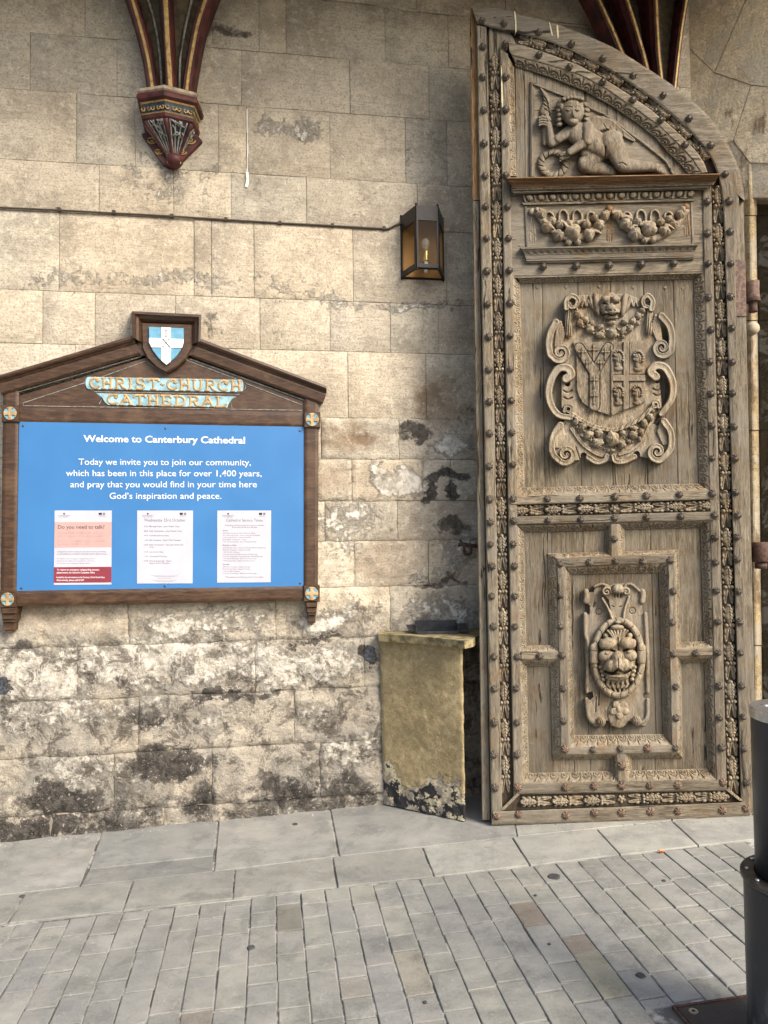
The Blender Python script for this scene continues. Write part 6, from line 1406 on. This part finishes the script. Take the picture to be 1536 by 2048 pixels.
def swag(P, FR, rope=None):
    g = scroll(P, 13, 12, 6, 3.5, 0)
    for q in range(0, 60):
        t_ = q / 60 * (len(P) - 1); i = int(t_); f_ = t_ - i; p = np.array(P[i]) * (1 - f_) + np.array(P[min(i + 1, len(P) - 1)]) * f_; s_ = 45 * (1 if q % 2 else -1)
        g.ell(c7(p[0] + random.uniform(-10, 10), p[1] + s_ * random.uniform(.2, 1)), 4.6, 2.4, 8, 5, random.random() * 3)
    o = g.build('garland', D, CH, M['oak_leaf'], ct, blur=0)
    for x, y, rx, ry, k_, rt in FR: fruit(*c7(x, y), rx * k8, ry * k8, CH + .044, ct, k_, rt)
    return o
swag([(440, 270), (520, 370), (640, 450), (790, 480), (930, 420), (1020, 330), (1090, 250)],
     [(455, 285, 36, 42, 1, .4), (480, 370, 34, 40, 2, .2), (525, 335, 36, 34, 1, 0), (575, 430, 44, 38, 2, .3), (590, 370, 34, 30, 1, .6), (560, 400, 28, 26, 0, 0), (670, 405, 44, 32, 0, .3), (668, 485, 48, 36, 1, 0), (785, 470, 50, 52, 0, 0), (780, 365, 46, 24, 1, 0), (905, 355, 40, 30, 0, 0), (890, 440, 26, 50, 2, -.5), (890, 500, 22, 22, 0, 0), (960, 420, 30, 40, 1, -.3), (985, 350, 34, 36, 2, 0), (1035, 300, 32, 36, 1, 0), (1075, 245, 32, 34, 2, 0), (1030, 370, 24, 28, 0, 0)])
swag([(430, 1300), (520, 1420), (640, 1520), (790, 1570), (930, 1500), (1060, 1380), (1170, 1230)],
     [(440, 1310, 32, 44, 0, -.6), (500, 1360, 38, 52, 1, -.8), (560, 1440, 40, 56, 2, -1), (600, 1380, 30, 50, 1, -.9), (655, 1420, 46, 40, 0, .5), (655, 1520, 58, 38, 1, .4), (620, 1500, 30, 30, 0, 0), (785, 1480, 68, 78, 1, 0), (790, 1590, 26, 18, 0, 0), (885, 1420, 32, 28, 1, 0), (875, 1530, 46, 52, 0, .3), (945, 1500, 26, 24, 2, 0), (985, 1445, 48, 46, 1, 0), (985, 1370, 50, 24, 2, -.3), (1065, 1415, 28, 42, 1, 0), (1095, 1330, 34, 50, 0, .3), (1150, 1270, 34, 44, 1, .4), (1175, 1200, 22, 34, 0, .3), (1050, 1480, 20, 30, 0, 0)])
g = scroll([(390, 1230), (480, 1290), (600, 1355), (780, 1392), (900, 1365), (1050, 1290), (1185, 1165)], 4.6, 4.6, 12, 4, .6); sq = np.sin((g.X * .9 + g.Y * .5) * .75); g.H = np.where(g.H > 0, g.H - 1.6 * (sq > .7), g.H); g.build('rope_edge', D, CH, M['oak_leaf'], ct, blur=0)
g = scroll([(400, 1380), (500, 1520), (620, 1610), (700, 1640)], 4, 4, 8, 3, .6); g.build('rope_edge', D, CH, M['oak_leaf'], ct, blur=0)
g = scroll([(1180, 1290), (1080, 1480), (980, 1580), (860, 1625)], 4, 4, 8, 3, .6); g.build('rope_edge', D, CH, M['oak_leaf'], ct, blur=0)

# ---- carved lion knocker panel
k4 = 1 / 6.4
def c4(x, y): return (1150 + x * k4, 1150 + y * k4)
def P4(L): return [c4(*p) for p in L]
KP = P4([(110, 205), (160, 225), (240, 215), (255, 150), (345, 115), (440, 135), (480, 112), (610, 108), (690, 100), (765, 140), (805, 190), (892, 180), (893, 335), (860, 350), (862, 480), (905, 490), (940, 900), (946, 1500), (905, 1500), (870, 1530), (870, 1570), (946, 1590), (946, 1850), (900, 1925), (800, 1930), (725, 1880), (685, 1870), (640, 1930), (550, 1955), (460, 1930), (430, 1865), (400, 1865), (370, 1930), (250, 1940), (155, 1850), (130, 1570), (190, 1600), (235, 1560), (220, 1495), (150, 1500), (128, 1000), (120, 490), (185, 505), (190, 390), (110, 350)])
x0, y0 = c4(90, 80); x1, y1_ = c4(970, 1975)
g_ = Rel(x0, y0, x1, y1_, .65); g_.poly(KP, 8)
for P in ([(130, 500), (135, 760), (165, 860), (165, 1100), (150, 1490)], [(900, 500), (915, 760), (925, 1000), (930, 1490)], [(145, 1590), (170, 1800), (230, 1890), (330, 1900)], [(930, 1600), (925, 1800), (870, 1880), (790, 1900)]): g_.path(P4(P), 4.2, 4.2, 8, 4)
for cx, cy in ((333, 1880), (787, 1870)):
    g_.ell(c4(cx, cy), 60 * k4, 62 * k4, 9, 9)
    for q in range(3): g_.cut(P4([(cx - 40 + q * 30, cy - 50), (cx - 10 + q * 25, cy), (cx - 30 + q * 30, cy + 50)]), .8, 1.8)
for cx, cy in ((303, 467), (731, 455)): g_.cut([c4(cx + 40 * math.cos(a), cy + 40 * math.sin(a)) for a in np.linspace(0, 6.3, 14)], .9, 2.6)
for cx in (140, 860): g_.path(P4([(cx, 210), (cx + 10, 270), (cx, 335)]), 6, 6, 8, 5)
g_.path(P4([(250, 150), (340, 118), (430, 150), (470, 210)]), 3, 3, 9, 3); g_.path(P4([(620, 190), (660, 120), (740, 130), (820, 200), (885, 220)]), 3, 3, 9, 3)
for P in ([(255, 350), (235, 410)], [(270, 1560), (262, 1750)], [(310, 1500), (300, 1670)]): g_.cut(P4(P), 1.2, 4)
kn = g_.build('lion_knocker', D, HP, M['oak_leaf'], dr, blur=1)
g_ = Rel(*c4(180, 500), *c4(930, 1620), .65)
rp = [(550 + 310 * math.cos(a), 1060 + 480 * math.sin(a)) for a in np.linspace(-math.pi / 2, 1.5 * math.pi, 40)]
g_.path(P4(rp), 7.0, 7.0, 11, 8)
for a in np.linspace(0, 2 * math.pi, 19)[:-1]: g_.cut(P4([(550 + 262 * math.cos(a), 1060 + 425 * math.sin(a)), (550 + 320 * math.cos(a + .10), 1060 + 490 * math.sin(a + .10)), (550 + 362 * math.cos(a + .02), 1060 + 535 * math.sin(a + .02))]), .9, 2.6)
g_.build('ring', D, HP, M['oak_leaf'], kn, blur=0)
for cx in (242, 850):
    g_ = Rel(*c4(cx - 75, 870), *c4(cx + 85, 1190), .65); g_.cap(c4(cx, 930), c4(cx, 1100), 9, 9, 14, 8); g_.cut(P4([(cx - 60, 960), (cx, 975), (cx + 60, 960)]), 1, 2); g_.cut(P4([(cx - 60, 1130), (cx, 1145), (cx + 60, 1130)]), 1, 2); g_.build('ring_clasp', D, HP, M['oak_leaf'], kn, blur=0)
g_ = Rel(*c4(270, 640), *c4(830, 1560), .55)
def e4(cx, cy, rx, ry, z, k, rot=0): g_.ell(c4(cx, cy), rx * k4, ry * k4, z, k, rot)
e4(545, 1060, 240, 330, 10, 13)
for q in range(7): a = -2.7 + q * .38; e4(545 + 215 * math.cos(a), 960 + 250 * math.sin(a), 46, 40, 14, 9, a)
for q in range(-3, 4): g_.path(P4([(545 + q * 14, 860), (545 + q * 24, 780), (545 + q * 42, 715)]), 4.5, 2.6, 20, 5)
e4(425, 880, 118, 82, 20, 11, -.15); e4(672, 875, 112, 82, 20, 11, .15); e4(395, 1035, 100, 78, 18, 10); e4(705, 1030, 92, 76, 18, 10)
e4(550, 1050, 80, 70, 24, 12); e4(488, 1150, 118, 88, 22, 12, -.5); e4(616, 1150, 112, 88, 22, 12, .5); g_.cap(c4(550, 1030), c4(550, 1150), 9, 19, 22, 14)
e4(535, 1310, 150, 48, 18, 10); e4(540, 1300, 110, 26, 22, 10)
for q in range(5): g_.path(P4([(430 + q * 58, 1345), (415 + q * 64, 1400), (440 + q * 52, 1440)]), 4.6, 2.6, 12, 5)
for q in range(4): g_.path(P4([(455 + q * 58, 1420), (450 + q * 60, 1460), (475 + q * 48, 1500)]), 3.8, 2.2, 11, 4)
for sg in (-1, 1):
    for q in range(4): e4(545 + sg * (215 - q * 10), 1180 + q * 52, 34, 30, 12, 8)
g_.cut(P4([(385, 1235), (480, 1262), (550, 1212), (620, 1255), (705, 1215)]), 3.2, 14); g_.cut(P4([(455, 960), (500, 975)]), 2.6, 10); g_.cut(P4([(620, 970), (665, 950)]), 2.6, 10); g_.cut(P4([(300, 965), (380, 950), (450, 965)]), 1.4, 5); g_.cut(P4([(650, 960), (720, 945), (790, 965)]), 1.4, 5)
g_.cut(P4([(553, 1070), (553, 1190)]), 1.0, 3.4); g_.cut(P4([(548, 800), (556, 960)]), 1.2, 4); e4(412, 1005, 26, 18, 26, 4); e4(690, 985, 26, 18, 26, 4)
g_.build('lion_face', D, HP, M['oak_leaf'], kn, blur=0)
g_ = Rel(*c4(330, 90), *c4(710, 730), .6)
g_.poly(P4([(345, 230), (430, 320), (470, 540), (470, 625), (630, 625), (640, 520), (660, 330), (690, 230), (600, 130), (450, 130)]), 14)
g_.ell(c4(545, 180), 80 * k4, 68 * k4, 16, 10)
g_.path(P4(spiral(402, 215, 62, 0, 1.4, 14, -1)), 3.6, 2.2, 15, 6); g_.path(P4(spiral(655, 215, 52, 3.1, 1.4, 14, 1)), 3.4, 2.2, 15, 6)
g_.path(P4([(350, 300), (430, 440), (475, 560)]), 2.8, 2.6, 13, 5); g_.path(P4([(690, 280), (640, 430), (620, 560)]), 2.8, 2.6, 13, 5)
g_.ell(c4(548, 605), 42 * k4, 26 * k4, 16, 8); g_.ell(c4(540, 672), 88 * k4, 40 * k4, 18, 9); g_.cut(P4([(470, 395), (500, 408)]), 1, 3); g_.cut(P4([(560, 408), (595, 396)]), 1, 3)
for q in (510, 545, 585): g_.cut(P4([(q, 285), (q + 3, 235)]), 1.3, 8)
g_.build('strap', D, HP, M['oak_leaf'], kn, blur=0)
rosette(*c4(570, 1720), 20, HP + .042, kn, 5)
g_ = Rel(*c4(400, 1580), *c4(740, 1975), .65); g_.ell(c4(560, 1770), 145 * k4, 190 * k4, 8, 3); g_.build('rosette_boss', D, HP, M['oak_leaf'], kn)
# pale droppings on the top rail and crown
for P in ([(1028, 22), (1031, 24), (1033, 44), (1033, 62), (1031, 66), (1030, 45)], [(1098, 44), (1100, 46), (1104, 62), (1106, 72), (1103, 70)], [(1113, 50), (1116, 50), (1118, 72), (1116, 78), (1114, 70)], [(1002, 130), (1004, 140), (1006, 200), (1005, 226), (1003, 200)]):
    prism('dropping_streak', P, D, .003, -.02, M['whitedrip'], dr)
